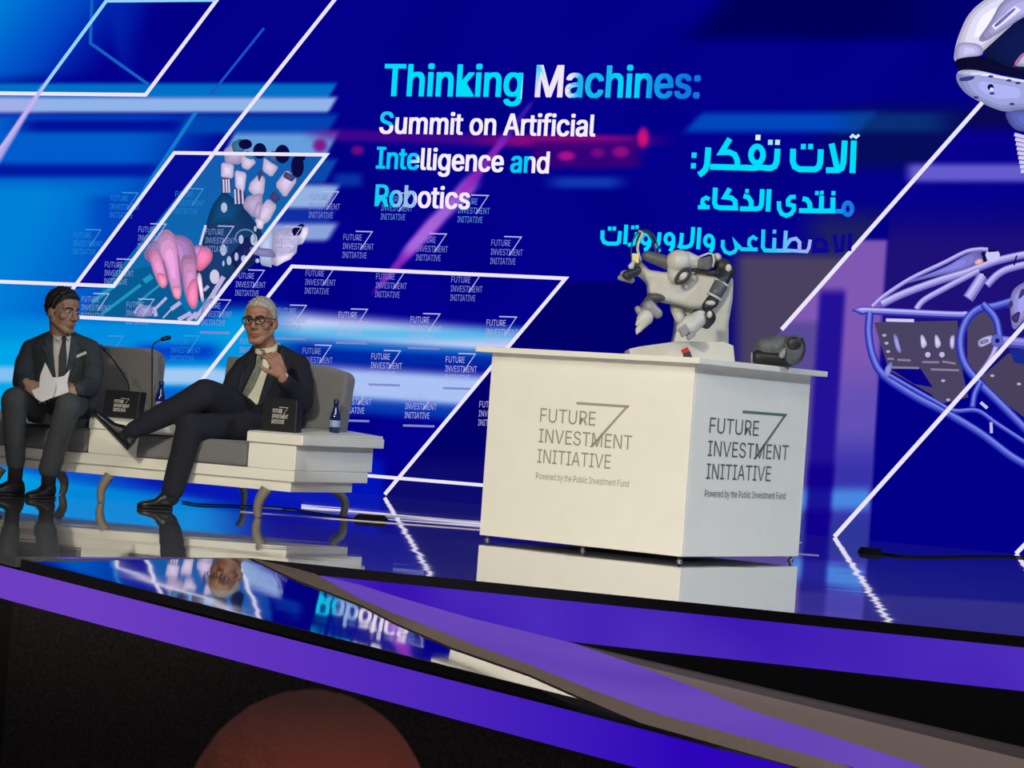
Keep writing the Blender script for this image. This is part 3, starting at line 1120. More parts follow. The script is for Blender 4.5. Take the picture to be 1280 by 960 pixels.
# ---- white slanted outlines
outline([(-210, 114.3), (182, 118.5), (271, 0), (380, -145)])
outline([(-60, 268), (10, 173), (45, 122), (64, 95), (133, 1), (270, 0)], 4.2, lambda x, y: (196, 178, 240) if y > 105 else (150, 214, 250))
outline([(-210, 343.5), (0, 352), (142, 357.6), (291, 160), (418, 0), (530, -140)])
outline([(60, 394.5), (247, 404), (408, 193.5), (218, 191), (91, 361), (70, 389)], 4.4)
outline([(250, 478), (365, 333), (707, 348), (481, 618)], 4.6)
outline([(380, 588), (604, 606.5), (640, 608.5)], 4.2)
outline([(1228, 128), (977, 412)], 5.2)
outline([(1420, 250), (1043, 671)], 5.4)
outline([(1400, 560), (1270, 692)], 5.4)
lp = Print(onwall, lift=0.0008)
lp.stroke([(117, -60), (113, 54), (186, 106)], 4, (20, 96, 196)).stroke([(330, 35), (270, 110), (262, 118)], 3, (24, 84, 196)).stroke([(245, 140), (185, 230), (165, 262)], 5, (16, 120, 206))
lp.build('faint_line', M_print, screen)

# ---- lettering
CY = (0, 222, 250)


def c_title(x, y):
    if x < 652: return CY
    if x < 676: return (236, 226, 246) if y > 99 - .5 * (x - 663) else (0, 206, 240)
    if x < 699: return (240, 230, 246)
    if x < 719: return (240, 230, 246) if x < 712 or y < 104 else (10, 200, 240)
    if x < 765: return (18, 186, 236)
    if x < 808: return (0, 214, 250)
    t = min(1, (x - 808) / 50)
    return (10, 170 - 50 * t, 235 - 12 * t)


def c_sum(x, y): return (20, 205, 245) if (x < 500 and y < 157 and x + .6 * y < 585) else (246, 238, 250)


def c_int(x, y): return (0, 208, 246) if x < 523 or (632 < x < 664) else (246, 238, 250)


def c_rob(x, y): return (20, 205, 240) if x < 493 else ((150, 190, 235) if x < 520 else (246, 234, 250))


BO = 0.034
lt = Print(onwall, lift=0.026)
lt.text('Thinking Machines:', (480, 119.5), (873, 122.3), 40.5, c_title, BO)
lt.build('title_lettering', M_print, screen)
lt = Print(onwall, lift=0.026)
lt.text('Summit on Artificial', (474.5, 166.5), (743, 170.3), 27.5, c_sum, BO)
lt.text('Intelligence and', (470.5, 210.3), (685, 216.4), 27.5, c_int, BO)
lt.text('Robotics', (469, 257.3), (586, 261.3), 27.5, c_rob, BO)
lt.build('subtitle_lettering', M_print, screen)

ar = Print(onwall, lift=0.026)


def A_(kk, s):
    def st(pts, wd, col=None, closed=False, curve=False):
        if curve: pts = spline(pts, 5)
        ar.stroke(kk(pts), wd / s, col or CY, closed)
    def dot(c, sz, col=None):
        h = sz / 2
        ar.poly(kk([(c[0] - h, c[1] - h * 1.1), (c[0] + h, c[1] - h * 1.1), (c[0] + h - 2, c[1] + h * 1.1), (c[0] - h - 2, c[1] + h * 1.1)]), col or CY)
    return st, dot


st, dot = A_(crop(860, 165, 5.818), 5.818)
W1 = 43
st([(1206, 62), (1196, 299)], W1)
st([(1180, 42), (1198, 24), (1222, 40), (1246, 20)], 20, (200, 240, 255))
st([(1140, 62), (1130, 225), (1118, 262), (1090, 278), (1003, 278)], W1)
st([(1044, 84), (1084, 262)], W1)
st([(764, 122), (762, 215), (776, 252), (812, 271), (925, 272), (952, 254), (962, 215), (966, 126)], W1)
dot((840, 106), 36); dot((893, 106), 36)
st([(652, 122), (645, 215), (630, 250), (595, 264), (520, 256), (480, 262), (430, 260), (160, 253)], W1)
dot((600, 75), 34, (150, 235, 255)); dot((652, 75), 34, (180, 240, 255))
st(ring_pts((502, 165), (44, 60), 20), W1 * .95, closed=True)
dot((510, 40), 36, (214, 250, 255))
st([(305, 48), (243, 148), (300, 146), (340, 165), (358, 205), (360, 250)], W1 * .95)
st([(148, 112), (140, 225), (128, 270), (104, 296), (78, 312)], W1)
dot((45, 169), 36); dot((40, 246), 36)
st, dot = A_(crop(865, 225, 6.095), 6.095)
W2 = 37
BL_ = (24, 120, 232)
st(ring_pts((1187, 219), (32, 46), 18), 34, BL_, True)
st([(1152, 238), (1080, 238)], 34, (16, 150, 240))
st([(1074, 132), (1072, 236), (985, 236), (815, 233)], W2)
dot((1078, 100), 30)
st([(988, 120), (984, 236)], W2); dot((953, 99), 28); dot((990, 97), 28)
st([(842, 142), (876, 150), (897, 180), (900, 234)], W2)
st([(790, 128), (752, 130), (732, 152), (732, 186), (775, 196), (776, 225), (755, 258), (718, 272), (682, 256), (664, 218), (662, 162)], 33)
st([(588, 70), (578, 240)], W2)
st([(536, 70), (530, 188), (516, 214), (490, 220), (365, 219)], W2)
st([(393, 122), (428, 130), (450, 162), (452, 220)], W2); dot((420, 84), 28)
st([(288, 64), (250, 130), (300, 136), (328, 160), (333, 214), (210, 211), (182, 202), (172, 175), (178, 58)], W2)
st([(133, 148), (108, 134), (82, 150), (78, 178), (100, 196)], 30); st([(45, 208), (135, 207)], 32)
st, dot = A_(crop(740, 275, 7.111), 7.111)
W3 = 35
st([(94, 92), (92, 160), (106, 196), (140, 210), (218, 211), (240, 196), (250, 98)], W3)
dot((158, 76), 32); dot((199, 76), 32)
st([(305, 42), (294, 216)], W3)
dot((364, 66), 30); dot((402, 63), 30)
st([(400, 110), (386, 188), (366, 214), (318, 222)], W3)
st(ring_pts((478, 168), (36, 42), 18), W3 * .95, closed=True); st([(514, 178), (508, 226), (480, 262), (462, 268)], W3)
st([(602, 110), (590, 212), (560, 240)], W3); dot((598, 270), 26)
st(ring_pts((688, 168), (36, 44), 18), W3 * .95, closed=True); st([(724, 180), (718, 236), (694, 278)], W3)
st([(800, 116), (792, 200), (772, 250)], W3)
st([(900, 62), (890, 196), (874, 228), (840, 240), (780, 242)], W3)
st([(955, 66), (943, 260)], W3)
st(ring_pts((1040, 184), (36, 46), 18), W3 * .95, closed=True); st([(1076, 196), (1072, 250), (1052, 284)], W3)
st, dot = A_(crop(890, 275, 6.737), 6.737)


def c3(x, y):
    if x < 960: return (20, 205, 244)
    t = min(1, (x - 960) / 40)
    return (30 + 130 * t, 200 - 20 * t, 244)


st([(92, 168), (90, 226), (112, 268), (150, 282), (190, 268), (210, 236), (186, 170), (212, 208), (250, 246), (385, 248)], 32, c3)
st([(380, 164), (346, 142), (316, 164), (310, 204), (332, 236)], 30, c3)
st([(433, 80), (428, 228), (446, 256), (520, 258), (660, 258)], 33, c3)
st([(526, 150), (522, 256)], 33, c3); dot((527, 98), 30, c3)
st([(622, 90), (612, 252)], 33, c3)
st([(614, 234), (660, 166), (706, 156), (738, 188), (736, 246)], 30, c3)
st([(640, 256), (798, 266), (816, 235), (828, 165)], 28, c3)
DKB = (14, 6, 146)
st(ring_pts((908, 212), (52, 46), 18), 40, DKB, True)
st([(840, 262), (985, 258)], 36, DKB)
st([(1162, 108), (1158, 262)], 34, DKB); st([(1108, 116), (1096, 252), (1030, 262)], 34, DKB); st([(1032, 126), (1050, 236)], 34, DKB)
ar.build('arabic_lettering', M_print, screen)


def logo(pr, L, col, colm, small=True, bold=0.0):
    """three stacked words with the large seven-shaped mark; L maps logo units (cap height 1) to the plane"""
    def line(s, x0, y0, wdt, cap, off):
        V, T = text_geo(s, off)
        k_ = cap / cap_height()
        pr._add([L(x0 + v[0] / V[:, 0].max() * wdt, y0 + v[1] * k_) for v in V], T, col)
    if small == 'only':
        line('Powered by the Public Investment Fund', 0, -4.15, 6.75, .46, 0)
        return
    line('FUTURE', 0, 0, 4.05, 1, bold)
    line('INVESTMENT', 0, -1.50, 6.75, 1, bold)
    line('INITIATIVE', 0, -2.98, 5.35, 1, bold)
    if small is True: line('Powered by the Public Investment Fund', 0, -4.15, 6.75, .46, bold * .6)
    def quad(p): pr._add([L(*q_) for q_ in p], [(0, 1, 2, 3)], colm)
    quad([(2.6, 1.62), (6.4, 1.62), (6.32, 1.44), (2.6, 1.44)])
    quad([(6.4, 1.62), (6.12, 1.5), (3.75, -1.55), (3.98, -1.55)])


logos = [(387, 250), (477, 252), (573, 255), (429, 300), (521, 303), (614, 307), (382, 345), (470, 349), (564, 353), (423, 397), (513, 403), (608, 407), (378, 442), (464, 449), (557, 453), (426, 494), (507, 500), (599, 509),
         (257, 293), (173, 290), (131, 334), (219, 246), (138, 251), (92, 297), (158, 384), (102, 377), (295, 348), (253, 385), (341, 294), (347, 392), (300, 430), (214, 430), (120, 430)]
for n_, (lx, ly) in enumerate(logos):
    pr = Print(onwall, lift=0.019)
    if lx in (387, 429, 382, 470, 564, 614, 521): col = (128, 132, 206)
    elif lx in (477, 573): col = (96, 140, 210)
    elif lx in (423, 513, 608, 507, 599, 464, 557, 426): col = (176, 174, 226)
    elif lx in (138, 92, 120, 214, 219): col = (40, 130, 206)
    else: col = (128, 146, 204)
    s_ = 5.35 + .55 * (lx - 100) / 500

    def L(x, y, lx=lx, ly=ly, s_=s_):
        return (lx + x * s_ + y * .066 * s_ * 1.3, ly - y * s_ * 1.3 + x * s_ * .03)
    logo(pr, L, col, (188, 188, 232) if col[0] > 90 else (70, 150, 215), small=False)
    if lx in (423, 513, 608, 507, 464, 557, 426, 347, 253): pr._add([L(-.2, -4.4), L(6.6, -4.4), L(6.6, -4.05), L(-.2, -4.05)], [(0, 1, 2, 3)], (130, 134, 200))
    pr.build('small_mark', M_print, screen)

# ================================================================== counter
CX, CYY, CA, CW1, CW2 = 0.8710969, 12.3093477, -0.6513807, 1.23585, 1.09185
e1 = np.array([math.cos(CA), math.sin(CA), 0.0])
e2 = np.array([-math.sin(CA), math.cos(CA), 0.0])
C0 = np.array([CX, CYY, 0.0])
ZB, ZT, ZL = 0.026, 0.957, 0.985
M_white = mat('white_laminate', (242, 240, 232), 0.5, noise=0.015, nscale=8)
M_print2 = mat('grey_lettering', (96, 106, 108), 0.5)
M_print_glare = mat('glare_grey_lettering', (150, 150, 136), 0.5)  # same grey print, glare on the left face painted in as a paler tone
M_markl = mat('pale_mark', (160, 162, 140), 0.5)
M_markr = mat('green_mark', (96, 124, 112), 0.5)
M_steel = mat('steel', (190, 190, 195), 0.25, 1.0)
cb = C0 - e1 * CW1 / 2 + e2 * CW2 / 2
counter = empty('display_counter', cb, 'white box-shaped counter with grey three-line lettering on two faces, carrying the robot', 'counter')


def cpt(a, b, z): return C0 - e1 * a + e2 * b + np.array([0, 0, z])


pt = 0.018


def panel(name, a, b, c, d):
    lo = [cpt(a, b, ZB), cpt(c, b, ZB), cpt(c, d, ZB), cpt(a, d, ZB)]
    return hexa(name, lo, [p + [0, 0, ZT - ZB] for p in lo], M_white, counter, 0.002, 1)


panel('side_panel', 0, 0, CW1, pt)
panel('side_panel', 0, pt, pt, CW2 - pt)
panel('side_panel', CW1 - pt, pt, CW1, CW2 - pt)
panel('side_panel', 0, CW2 - pt, CW1, CW2)
ov = 0.062
lo = [cpt(-ov, -ov, ZT), cpt(CW1 + ov, -ov, ZT), cpt(CW1 + ov, CW2 + ov, ZT), cpt(-ov, CW2 + ov, ZT)]
hexa('counter_top', lo, [p + [0, 0, ZL - ZT] for p in lo], M_white, counter, 0.003, 2)
lo = [cpt(.03, .03, ZB), cpt(CW1 - .03, .03, ZB), cpt(CW1 - .03, CW2 - .03, ZB), cpt(.03, CW2 - .03, ZB)]
hexa('bottom_board', lo, [p + [0, 0, .02] for p in lo], M_white, counter)
for (a, b) in ((.03, .03), (CW1 - .03, .03), (.03, CW2 - .03), (CW1 - .03, CW2 - .03), (CW1 / 2, .05)):
    p = cpt(a, b, 0)
    lathe('foot', [(.016, 0), (.016, .008), (.007, .01), (.007, ZB + .002)], p, M_steel, counter, 12)


def counter_logo(P0px, P1px, capz, N, P0, mk, lab, M_l):
    A = onplane(P0px[0], P0px[1], P0, N)
    B = onplane(P1px[0], P1px[1], P0, N)
    u = B - A
    u[2] = 0
    u /= 6.75
    out = np.array([-N[0], -N[1], 0]) if N[1] > 0 else N

    def L(x, y): return A + u * x + np.array([0, 0, capz * y])
    p1 = Print(lambda x, y, l: np.array([x, y, 0]))
    V, Fc, marks, mf = [], [], [], []

    class Cap:
        def __init__(s): s.V, s.F = [], []
        def _add(s, V2, F_, c):
            s2 = marks_ if c == 'm' else s
            b = len(s2.V)
            s2.V += [tuple(np.asarray(v) + out * 0.0015) for v in V2]
            s2.F += [tuple(b + k_ for k_ in f) for f in F_]
    marks_ = type('X', (), {})()
    marks_.V, marks_.F = [], []
    c_ = Cap()
    logo(c_, L, 't', 'm', small=False)
    c2_ = Cap()
    logo(c2_, L, 't', 'm', small='only')
    for nm, s_, m_ in (('lettering', c_, M_l), ('small_lettering', c2_, M_l), ('seven_mark', marks_, mk)):
        me = bpy.data.meshes.new(nm)
        me.from_pydata(s_.V, [], s_.F)
        o = link_mesh(me, nm, m_, counter)
        if nm == 'lettering': o['label'] = lab


counter_logo((675.0, 527.2), (791.3, 535.0), 17.4 / 252, e2, C0, M_markl, 'grey printed lettering, glare painted into its tone, on the cream-lit face', M_print_glare)
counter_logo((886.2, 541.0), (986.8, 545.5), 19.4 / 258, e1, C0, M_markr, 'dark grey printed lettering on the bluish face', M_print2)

# ================================================================== robot on the counter
M_rw = mat('robot_white', (198, 199, 195), 0.45, noise=0.04, nscale=20)
M_rg = mat('robot_grey', (84, 88, 96), 0.5, noise=0.15, nscale=40)
M_rd = mat('robot_dark', (40, 44, 52), 0.5)
M_yel = mat('yellow_tag', (226, 214, 150), 0.5)
M_red = mat('red_plastic', (200, 30, 40), 0.4)
M_lilac = mat('lilac_metal', (146, 143, 152), 0.4)
RY = 12.95
robot = empty('robot', at(858, 445, RY), 'white two-armed robot with dark grey joints bending over on the counter', 'robot')
robot.location.z = ZL


def rpx(pts, Y): return [at(x, y, Y) for x, y in pts]


def plate(name, pts, Y, dpt, m, bev=0.008, par=None):
    P = rpx(pts, Y)
    return prism(name, P, (0, dpt, 0), m, par or robot, bev, 3, False)


Pb = [at(787, 441, 12.72), at(786, 436, 12.72), at(800, 433, 12.72), at(843, 427, 12.72), at(905, 427, 12.72), at(917, 432, 12.72), at(919, 452, 12.72), at(788, 445, 12.72)]
Pb[-1][2] = ZL + .001; Pb[-2][2] = ZL + .001
prism('base_foot', Pb, (0, .5, 0), M_rw, robot, 0.008, 3)
plate('column', [(841, 432), (845, 415), (848, 372), (880, 352), (906, 346), (914, 340), (917, 352), (916, 375), (911, 404), (911, 433)], 12.98, .24, M_rw, .012)
bm = prism_bm(rpx([(801, 344), (802, 333), (812, 337), (834, 340), (850, 337), (878, 336), (899, 341), (903, 351), (895, 367), (882, 384), (866, 385), (842, 379), (815, 373), (810, 363), (812, 353)], 12.845), (0, .22, 0))
bmesh.ops.recalc_face_normals(bm, faces=bm.faces[:])
bevel(bm, .03, 3)
add_cap(bm, at(799, 329, 12.88), at(803, 340, 12.88), .020, .034)
fuse(bm, 'torso', M_rw, robot, .007, 14)
bm = bmesh.new()
add_ell(bm, at(849, 327, 12.83), (17 / 250, .075, 15 / 250))
add_cap(bm, at(846, 330, 12.83), at(845, 344, 12.83), .052, .042)
add_cap(bm, at(858, 325, 12.83), at(871, 328, 12.83), .045, .034)
sh = fuse(bm, 'shoulder_cover', M_rw, robot, .005, 4)
bm = bmesh.new()
rg = [at(854 + 9.2 * math.cos(a) * .94 + 3 * math.sin(a) * -1, 345 + 8.6 * math.sin(a) - 3.0 * math.cos(a), 12.765) for a in [2 * math.pi * k / 20 for k in range(20)]]
tube('joint_ring', rg, .0085, M_rd, robot, 8, True)
bm = bmesh.new()
add_ell(bm, at(854, 345, 12.78), (7.2 / 250, .02, 6.4 / 250))
bm_obj(bm, 'joint_cap', M_rw, robot, True)
bm = bmesh.new()
add_cap(bm, at(809, 320, 12.84), at(836, 329, 12.84), .028, .036)
add_cap(bm, at(836, 329, 12.84), at(838, 338, 12.84), .03, .012)
fuse(bm, 'upper_arm', M_rg, robot, .005, 3)['label'] = 'dark grey upper arm above the bent white neck'
# arm on the far right, hanging down and forward
plate('elbow_link', [(873, 323), (890, 319), (892, 333), (886, 338), (872, 336)], 12.78, .09, M_rg, .01)
tube('link_band', [at(874, 321, 12.775), at(886, 316.5, 12.775), at(891, 318, 12.775), at(892.5, 326, 12.775), at(891, 334, 12.775)], .0055, M_rw, robot, 8)
bm = bmesh.new()
add_ell(bm, at(896, 322, 12.85), (.024, .05, .024))
bm_obj(bm, 'elbow_cap', M_rw, robot, True)
bm = bmesh.new()
add_cap(bm, at(903, 333, 12.85), at(909, 340, 12.83), .045, .040)
add_cap(bm, at(868, 338, 12.82), at(894, 341, 12.82), .010, .014)
add_cap(bm, at(909, 338, 12.83), at(904, 350, 12.78), .036, .032)
fuse(bm, 'elbow_joint', M_rd, robot, .005, 3)
bm = bmesh.new()
add_ell(bm, at(910.5, 335, 12.785), (.016, .012, .020))
bm_obj(bm, 'joint_cap', M_rw, robot, True)
bm = bmesh.new(); add_cap(bm, at(900, 357, 12.76), at(895, 366, 12.74), .038, .036); fuse(bm, 'forearm_link', M_rg, robot, .005, 3)


def band(c, axis, r, Y, name='link_band'):
    ax = at(c[0] + axis[0], c[1] + axis[1], Y) - at(c[0], c[1], Y)
    ax /= np.linalg.norm(ax)
    u = np.cross(ax, [0, 1.0, 0]); u /= np.linalg.norm(u)
    v = np.cross(ax, u)
    tube(name, [at(c[0], c[1], Y) + u * r * math.cos(a) + v * r * math.sin(a) for a in [2 * math.pi * k / 20 for k in range(20)]], .0065, M_rw, robot, 8, True)


band((902.5, 354), (-5, 9), .037, 12.77)
band((893, 371), (-5, 9), .039, 12.73)
bm = bmesh.new(); add_cap(bm, at(890, 377, 12.72), at(884, 383, 12.70), .034, .028); fuse(bm, 'forearm_joint', M_rd, robot, .005, 3)
bm = bmesh.new(); add_ell(bm, at(888, 379, 12.685), (.026, .02, .014)); bm_obj(bm, 'joint_cap', M_rw, robot, True)
bm = bmesh.new(); add_cap(bm, at(870, 391, 12.70), at(884, 397, 12.68), .020, .044); add_cap(bm, at(884, 397, 12.68), at(883, 405, 12.68), .042, .026); fuse(bm, 'wrist_joint', M_rd, robot, .005, 3)
bm = bmesh.new(); add_ell(bm, at(887, 393, 12.628), (.013, .012, .018)); bm_obj(bm, 'joint_cap', M_rw, robot, True)
bm = bmesh.new(); add_ell(bm, at(876, 391, 12.65), (.022, .015, .013)); bm_obj(bm, 'joint_cap', M_rw, robot, True)
bm = bmesh.new()
add_cap(bm, at(873, 399, 12.66), at(861, 409, 12.62), .042, .046)
add_cap(bm, at(861, 402, 12.62), at(852, 410, 12.6), .03, .028)
fuse(bm, 'hand', M_rw, robot, .005, 4)
plate('finger', [(848, 410), (857, 404), (862, 416), (853, 422)], 12.56, .06, M_lilac, .006)
plate('finger', [(858, 420), (868, 414), (870, 419), (861, 426)], 12.56, .05, M_lilac, .005)
bm = bmesh.new(); add_cap(bm, at(846, 385, 12.98), at(850, 398, 12.96), .035, .03); fuse(bm, 'column_boss', M_rw, robot, .006, 3)
# near arm under the torso
bm = bmesh.new()
add_cap(bm, at(819, 370, 12.88), at(806, 384, 12.84), .036, .026)
add_ell(bm, at(820, 372, 12.86), (.05, .04, .022))
fuse(bm, 'lower_arm', M_rg, robot, .005, 3)
bm = bmesh.new()
add_cap(bm, at(812, 384, 12.80), at(822, 392, 12.80), .034, .026)
add_cap(bm, at(797, 386, 12.80), at(800, 390, 12.80), .016, .02)
fuse(bm, 'lower_joint', M_lilac, robot, .005, 3)
bm = bmesh.new()
add_cap(bm, at(807, 397, 12.78), at(798, 414, 12.76), .040, .012)
add_cap(bm, at(803, 399, 12.77), at(795, 406, 12.75), .03, .006)
add_cap(bm, at(797, 412, 12.76), at(796, 417, 12.75), .012, .007)
fuse(bm, 'hand', M_rw, robot, .005, 4)
# gripper with tag and cable loops at the raised left end
plate('tag_block', [(790, 316.5), (799, 317), (798.5, 329), (790, 328.5)], 12.78, .035, M_yel, .004)['label'] = 'pale yellow block'
bm = bmesh.new()
add_cap(bm, at(775, 347, 12.82), at(789, 350, 12.82), .014, .018)
add_cap(bm, at(779, 342, 12.80), at(793, 341, 12.80), .016, .02)
fuse(bm, 'gripper', M_lilac, robot, .004, 3)
bm = bmesh.new(); add_cap(bm, at(783, 344, 12.77), at(796, 338, 12.80), .022, .024); fuse(bm, 'gripper_motor', M_rd, robot, .004, 3)
bm = bmesh.new(); add_cap(bm, at(789, 333, 12.75), at(792, 327, 12.77), .016, .009); fuse(bm, 'finger', M_rw, robot, .004, 3)
tube('cable', spline([at(798, 322, 12.84), at(796, 305, 12.84), at(800, 293, 12.86), at(808, 290, 12.87), at(815, 299, 12.87), at(819, 312, 12.87), at(820, 322, 12.86)], 6), .006, M_rd, robot, 8)
tube('cable', spline([at(801, 326, 12.83), at(797, 312, 12.83), at(799, 301, 12.83), at(803, 292, 12.85), at(799, 289, 12.88)], 6), .007, M_rw, robot, 8)['label'] = 'pale cable'
tube('cable', spline([at(790, 330, 12.86), at(789, 312, 12.88), at(793, 296, 12.9), at(805, 287.5, 12.9), at(816, 293, 12.9), at(822, 308, 12.88), at(823, 322, 12.86)], 6), .004, M_rd, robot, 8)

# ---- little red and black device at the foot of the robot
dvY = 12.44
dev = empty('stop_switch', at(861, 446, dvY), 'small red and black switch block at the foot of the white robot', 'switch')
dev.location.z = ZL
q = [at(854, 441, dvY), at(862.5, 438.5, dvY), at(866, 447, dvY), at(855, 447, dvY)]
q[2][2] = q[3][2] = ZL
prism('housing', q, (0, .05, 0), M_rd, dev, .003, 2)
prism('button', [at(851.5, 437.5, dvY), at(859.5, 433.5, dvY), at(862.5, 439.5, dvY), at(854, 442.5, dvY)], (0, .045, 0), M_red, dev, .003, 2)

# ---- dark device at the right end of the counter
gY = 12.85
gad = empty('camera_unit', at(975, 456, gY), 'dark grey rounded machine with a ball-shaped end at the right end of the counter', 'device')
gad.location.z = ZL
M_gd = mat('dark_grey_plastic', (88, 92, 100), 0.6, noise=0.25, nscale=40)
M_gb = mat('near_black_plastic', (24, 27, 34), 0.5)


def onlid(px, Y, up):
    p = at(px, 450, Y)
    p[2] = ZL + up
    return p


bm = bmesh.new()
add_cap(bm, onlid(948, gY, .040), onlid(987, gY, .040), .038, .038)
add_cap(bm, onlid(955, gY + .1, .036), onlid(985, gY + .1, .036), .034, .034)
fuse(bm, 'foot_body', M_gb, gad, .005, 4)
bm = bmesh.new()
add_cap(bm, onlid(957, gY + .03, .085), onlid(975, gY + .03, .098), .062, .066)
fuse(bm, 'housing', M_gd, gad, .005, 4)
bm = bmesh.new()
add_ell(bm, onlid(991, gY - .02, .088), (.060, .07, .078))
fuse(bm, 'ball_end', M_gd, gad, .005, 3)
bm = bmesh.new()
add_ell(bm, onlid(991, gY - .085, .118), (.036, .014, .034))
bm_obj(bm, 'lens_face', M_gb, gad, True)
bm = bmesh.new(); add_cap(bm, onlid(980, gY - .07, .085), onlid(977, gY - .075, .055), .010, .016); bm_obj(bm, 'bracket', M_lilac, gad, True)
tube('rim', spline([onlid(1000, gY - .06, .15), onlid(1003, gY - .06, .125), onlid(1004, gY - .06, .09), onlid(1000, gY - .06, .05)], 5), .007, M_gb, gad, 8)
bm = bmesh.new(); add_cap(bm, onlid(940, gY - .02, .01), onlid(939, gY - .02, .055), .006, .005); bm_obj(bm, 'clip', M_lilac, gad, True)

# ================================================================== bench
M_cream = mat('white_lacquer', (238, 236, 226), 0.42, noise=0.012, nscale=6)
M_seat = mat('grey_upholstery', (116, 116, 119), 0.95, noise=0.28, nscale=260, bump=0.002, sheen=0.2)
M_leg = mat('grey_leg', (126, 120, 112), 0.45, noise=0.08, nscale=60)
ub = WU.copy()
nb = WN.copy()
BR0 = np.array([-1.125, 13.67, 0.0])         # front right corner of the body


def B_(s, t, z): return BR0 - ub * s + nb * t + np.array([0, 0, z])


def front_s(px, py, t=0.0):
    p = onplane(px, py, BR0 + nb * t, nb)
    return -((p - BR0) @ ub), p[2]


BD = 0.80
bench = empty('lounge_bench', B_(1.1, .4, 0), 'long white lounge bench with grey seat cushions, backrests and end consoles on stage', 'bench')


def bbox(name, s0, s1, t0, t1, z0, z1, m, bev=0.004, seg=2, par=None):
    lo = [B_(s0, t0, z0), B_(s1, t0, z0), B_(s1, t1, z0), B_(s0, t1, z0)]
    return hexa(name, lo, [p + [0, 0, z1 - z0] for p in lo], m, par or bench, bev, seg)


s_c2a, _ = front_s(310, 570)
s_c2b, _ = front_s(171, 560)
s_m, _ = front_s(111, 550)
s_end = front_s(-170, 560)[0]
s_c1b = s_m + (s_c2b - s_c2a)
zg, zp, zt = 0.205, 0.150, 0.470
ztop_b = 0.43
print('bench s', s_c2a, s_c2b, s_m, s_end, front_s(360, 599.5), front_s(240, 545), front_s(240, 580), front_s(140, 521), front_s(140, 597))
bbox('plinth', .03, s_end, .02, BD - .15, zp, zg, M_cream, .003)
bbox('front_rail', 0, s_end, 0, BD - .04, zg, .265, M_cream, .004)
bbox('end_console', 0, s_c2a, 0, BD, .266, ztop_b - .028, M_cream, .004)
bbox('console_top', -.05, s_c2a + .004, -.02, BD + .03, ztop_b - .026, zt - .012, M_cream, .005)
bbox('middle_console', s_c2b, s_m, 0, BD, .266, ztop_b - .028, M_cream, .004)
bbox('console_top', s_c2b, s_m, -.01, BD + .02, ztop_b - .026, zt - .012, M_cream, .005)
s_c1c = s_m + (s_c2b - s_c2a)
bbox('end_console', s_c1c, s_end, 0, BD, .266, ztop_b - .028, M_cream, .004)
bbox('console_top', s_c1c, s_end + .05, -.01, BD + .02, ztop_b - .026, zt - .012, M_cream, .005)
# sloping upper leaves of the consoles
for (s0, s1, zl, zr) in ((-.045, s_c2a, .50, .472), (s_c2b + .005, s_m - .005, .525, .525)):
    z0 = zt - .011
    lo = [B_(s0, -.012, z0), B_(s1, -.012, z0), B_(s1, BD + .02, z0), B_(s0, BD + .02, z0)]
    hi = [B_(s0, -.012, z0 + .004), B_(s1, -.012, z0 + .004), B_(s1, BD + .02, zl), B_(s0, BD + .02, zr)]
    hexa('console_leaf', lo, hi, M_cream, bench, .002, 1)
for (a, b) in ((s_c2a + .006, s_c2b - .006), (s_m + .006, s_c1c - .006)):
    bbox('seat_cushion', a, b, -.012, BD - .15, .268, .40, M_seat, .022, 3)


def back(pts, t, th):
    P = [onplane(x, y, BR0 + nb * t, nb) for x, y in pts]
    prism('backrest', P, nb * th + np.array([0, 0, .0]), M_seat, bench, .018, 3)


back([(283, 445), (335, 449), (404, 457.5), (430, 466), (434, 474), (423, 541), (347, 538), (345, 556), (268, 552)], .60, .10)
back([(40, 430), (110, 431), (180, 435), (193, 441), (196, 450), (189, 514), (178, 514), (176, 532), (40, 524)], .60, .10)


def leg(px_pts, Ys, wdt):
    P = [onz(px_pts[-1][0], px_pts[-1][1], 0.0)]
    Y0 = P[0][1]
    pts = [at(x, y, Y0) for x, y in px_pts]
    pts[-1][2] = 0.001
    pts = spline(pts, 5)
    n = len(pts)
    return bm_obj(tube_bm(pts, [wdt * (1 - .35 * i / n) for i in range(n)], 8), 'leg', M_leg, bench, True)


leg([(137, 594), (129, 606), (126, 617), (126.5, 628)], None, .030)
leg([(74, 590), (80, 601), (80, 610), (77, 619)], None, .030)
leg([(333, 611), (325, 624), (322, 636), (323, 647)], None, .032)
leg([(418, 612), (430, 624), (431, 635), (428, 646)], None, .028)
leg([(2, 585), (-5, 597), (-8, 608), (-8, 617)], None, .030)
leg([(301, 606), (305, 615), (305, 624), (304, 632)], None, .022)

# ---- two black sign blocks with a pale mark, microphones, bottles
M_sign = mat('black_card', (26, 28, 34), 0.5)
M_mark = mat('pale_print', (196, 196, 192), 0.6)


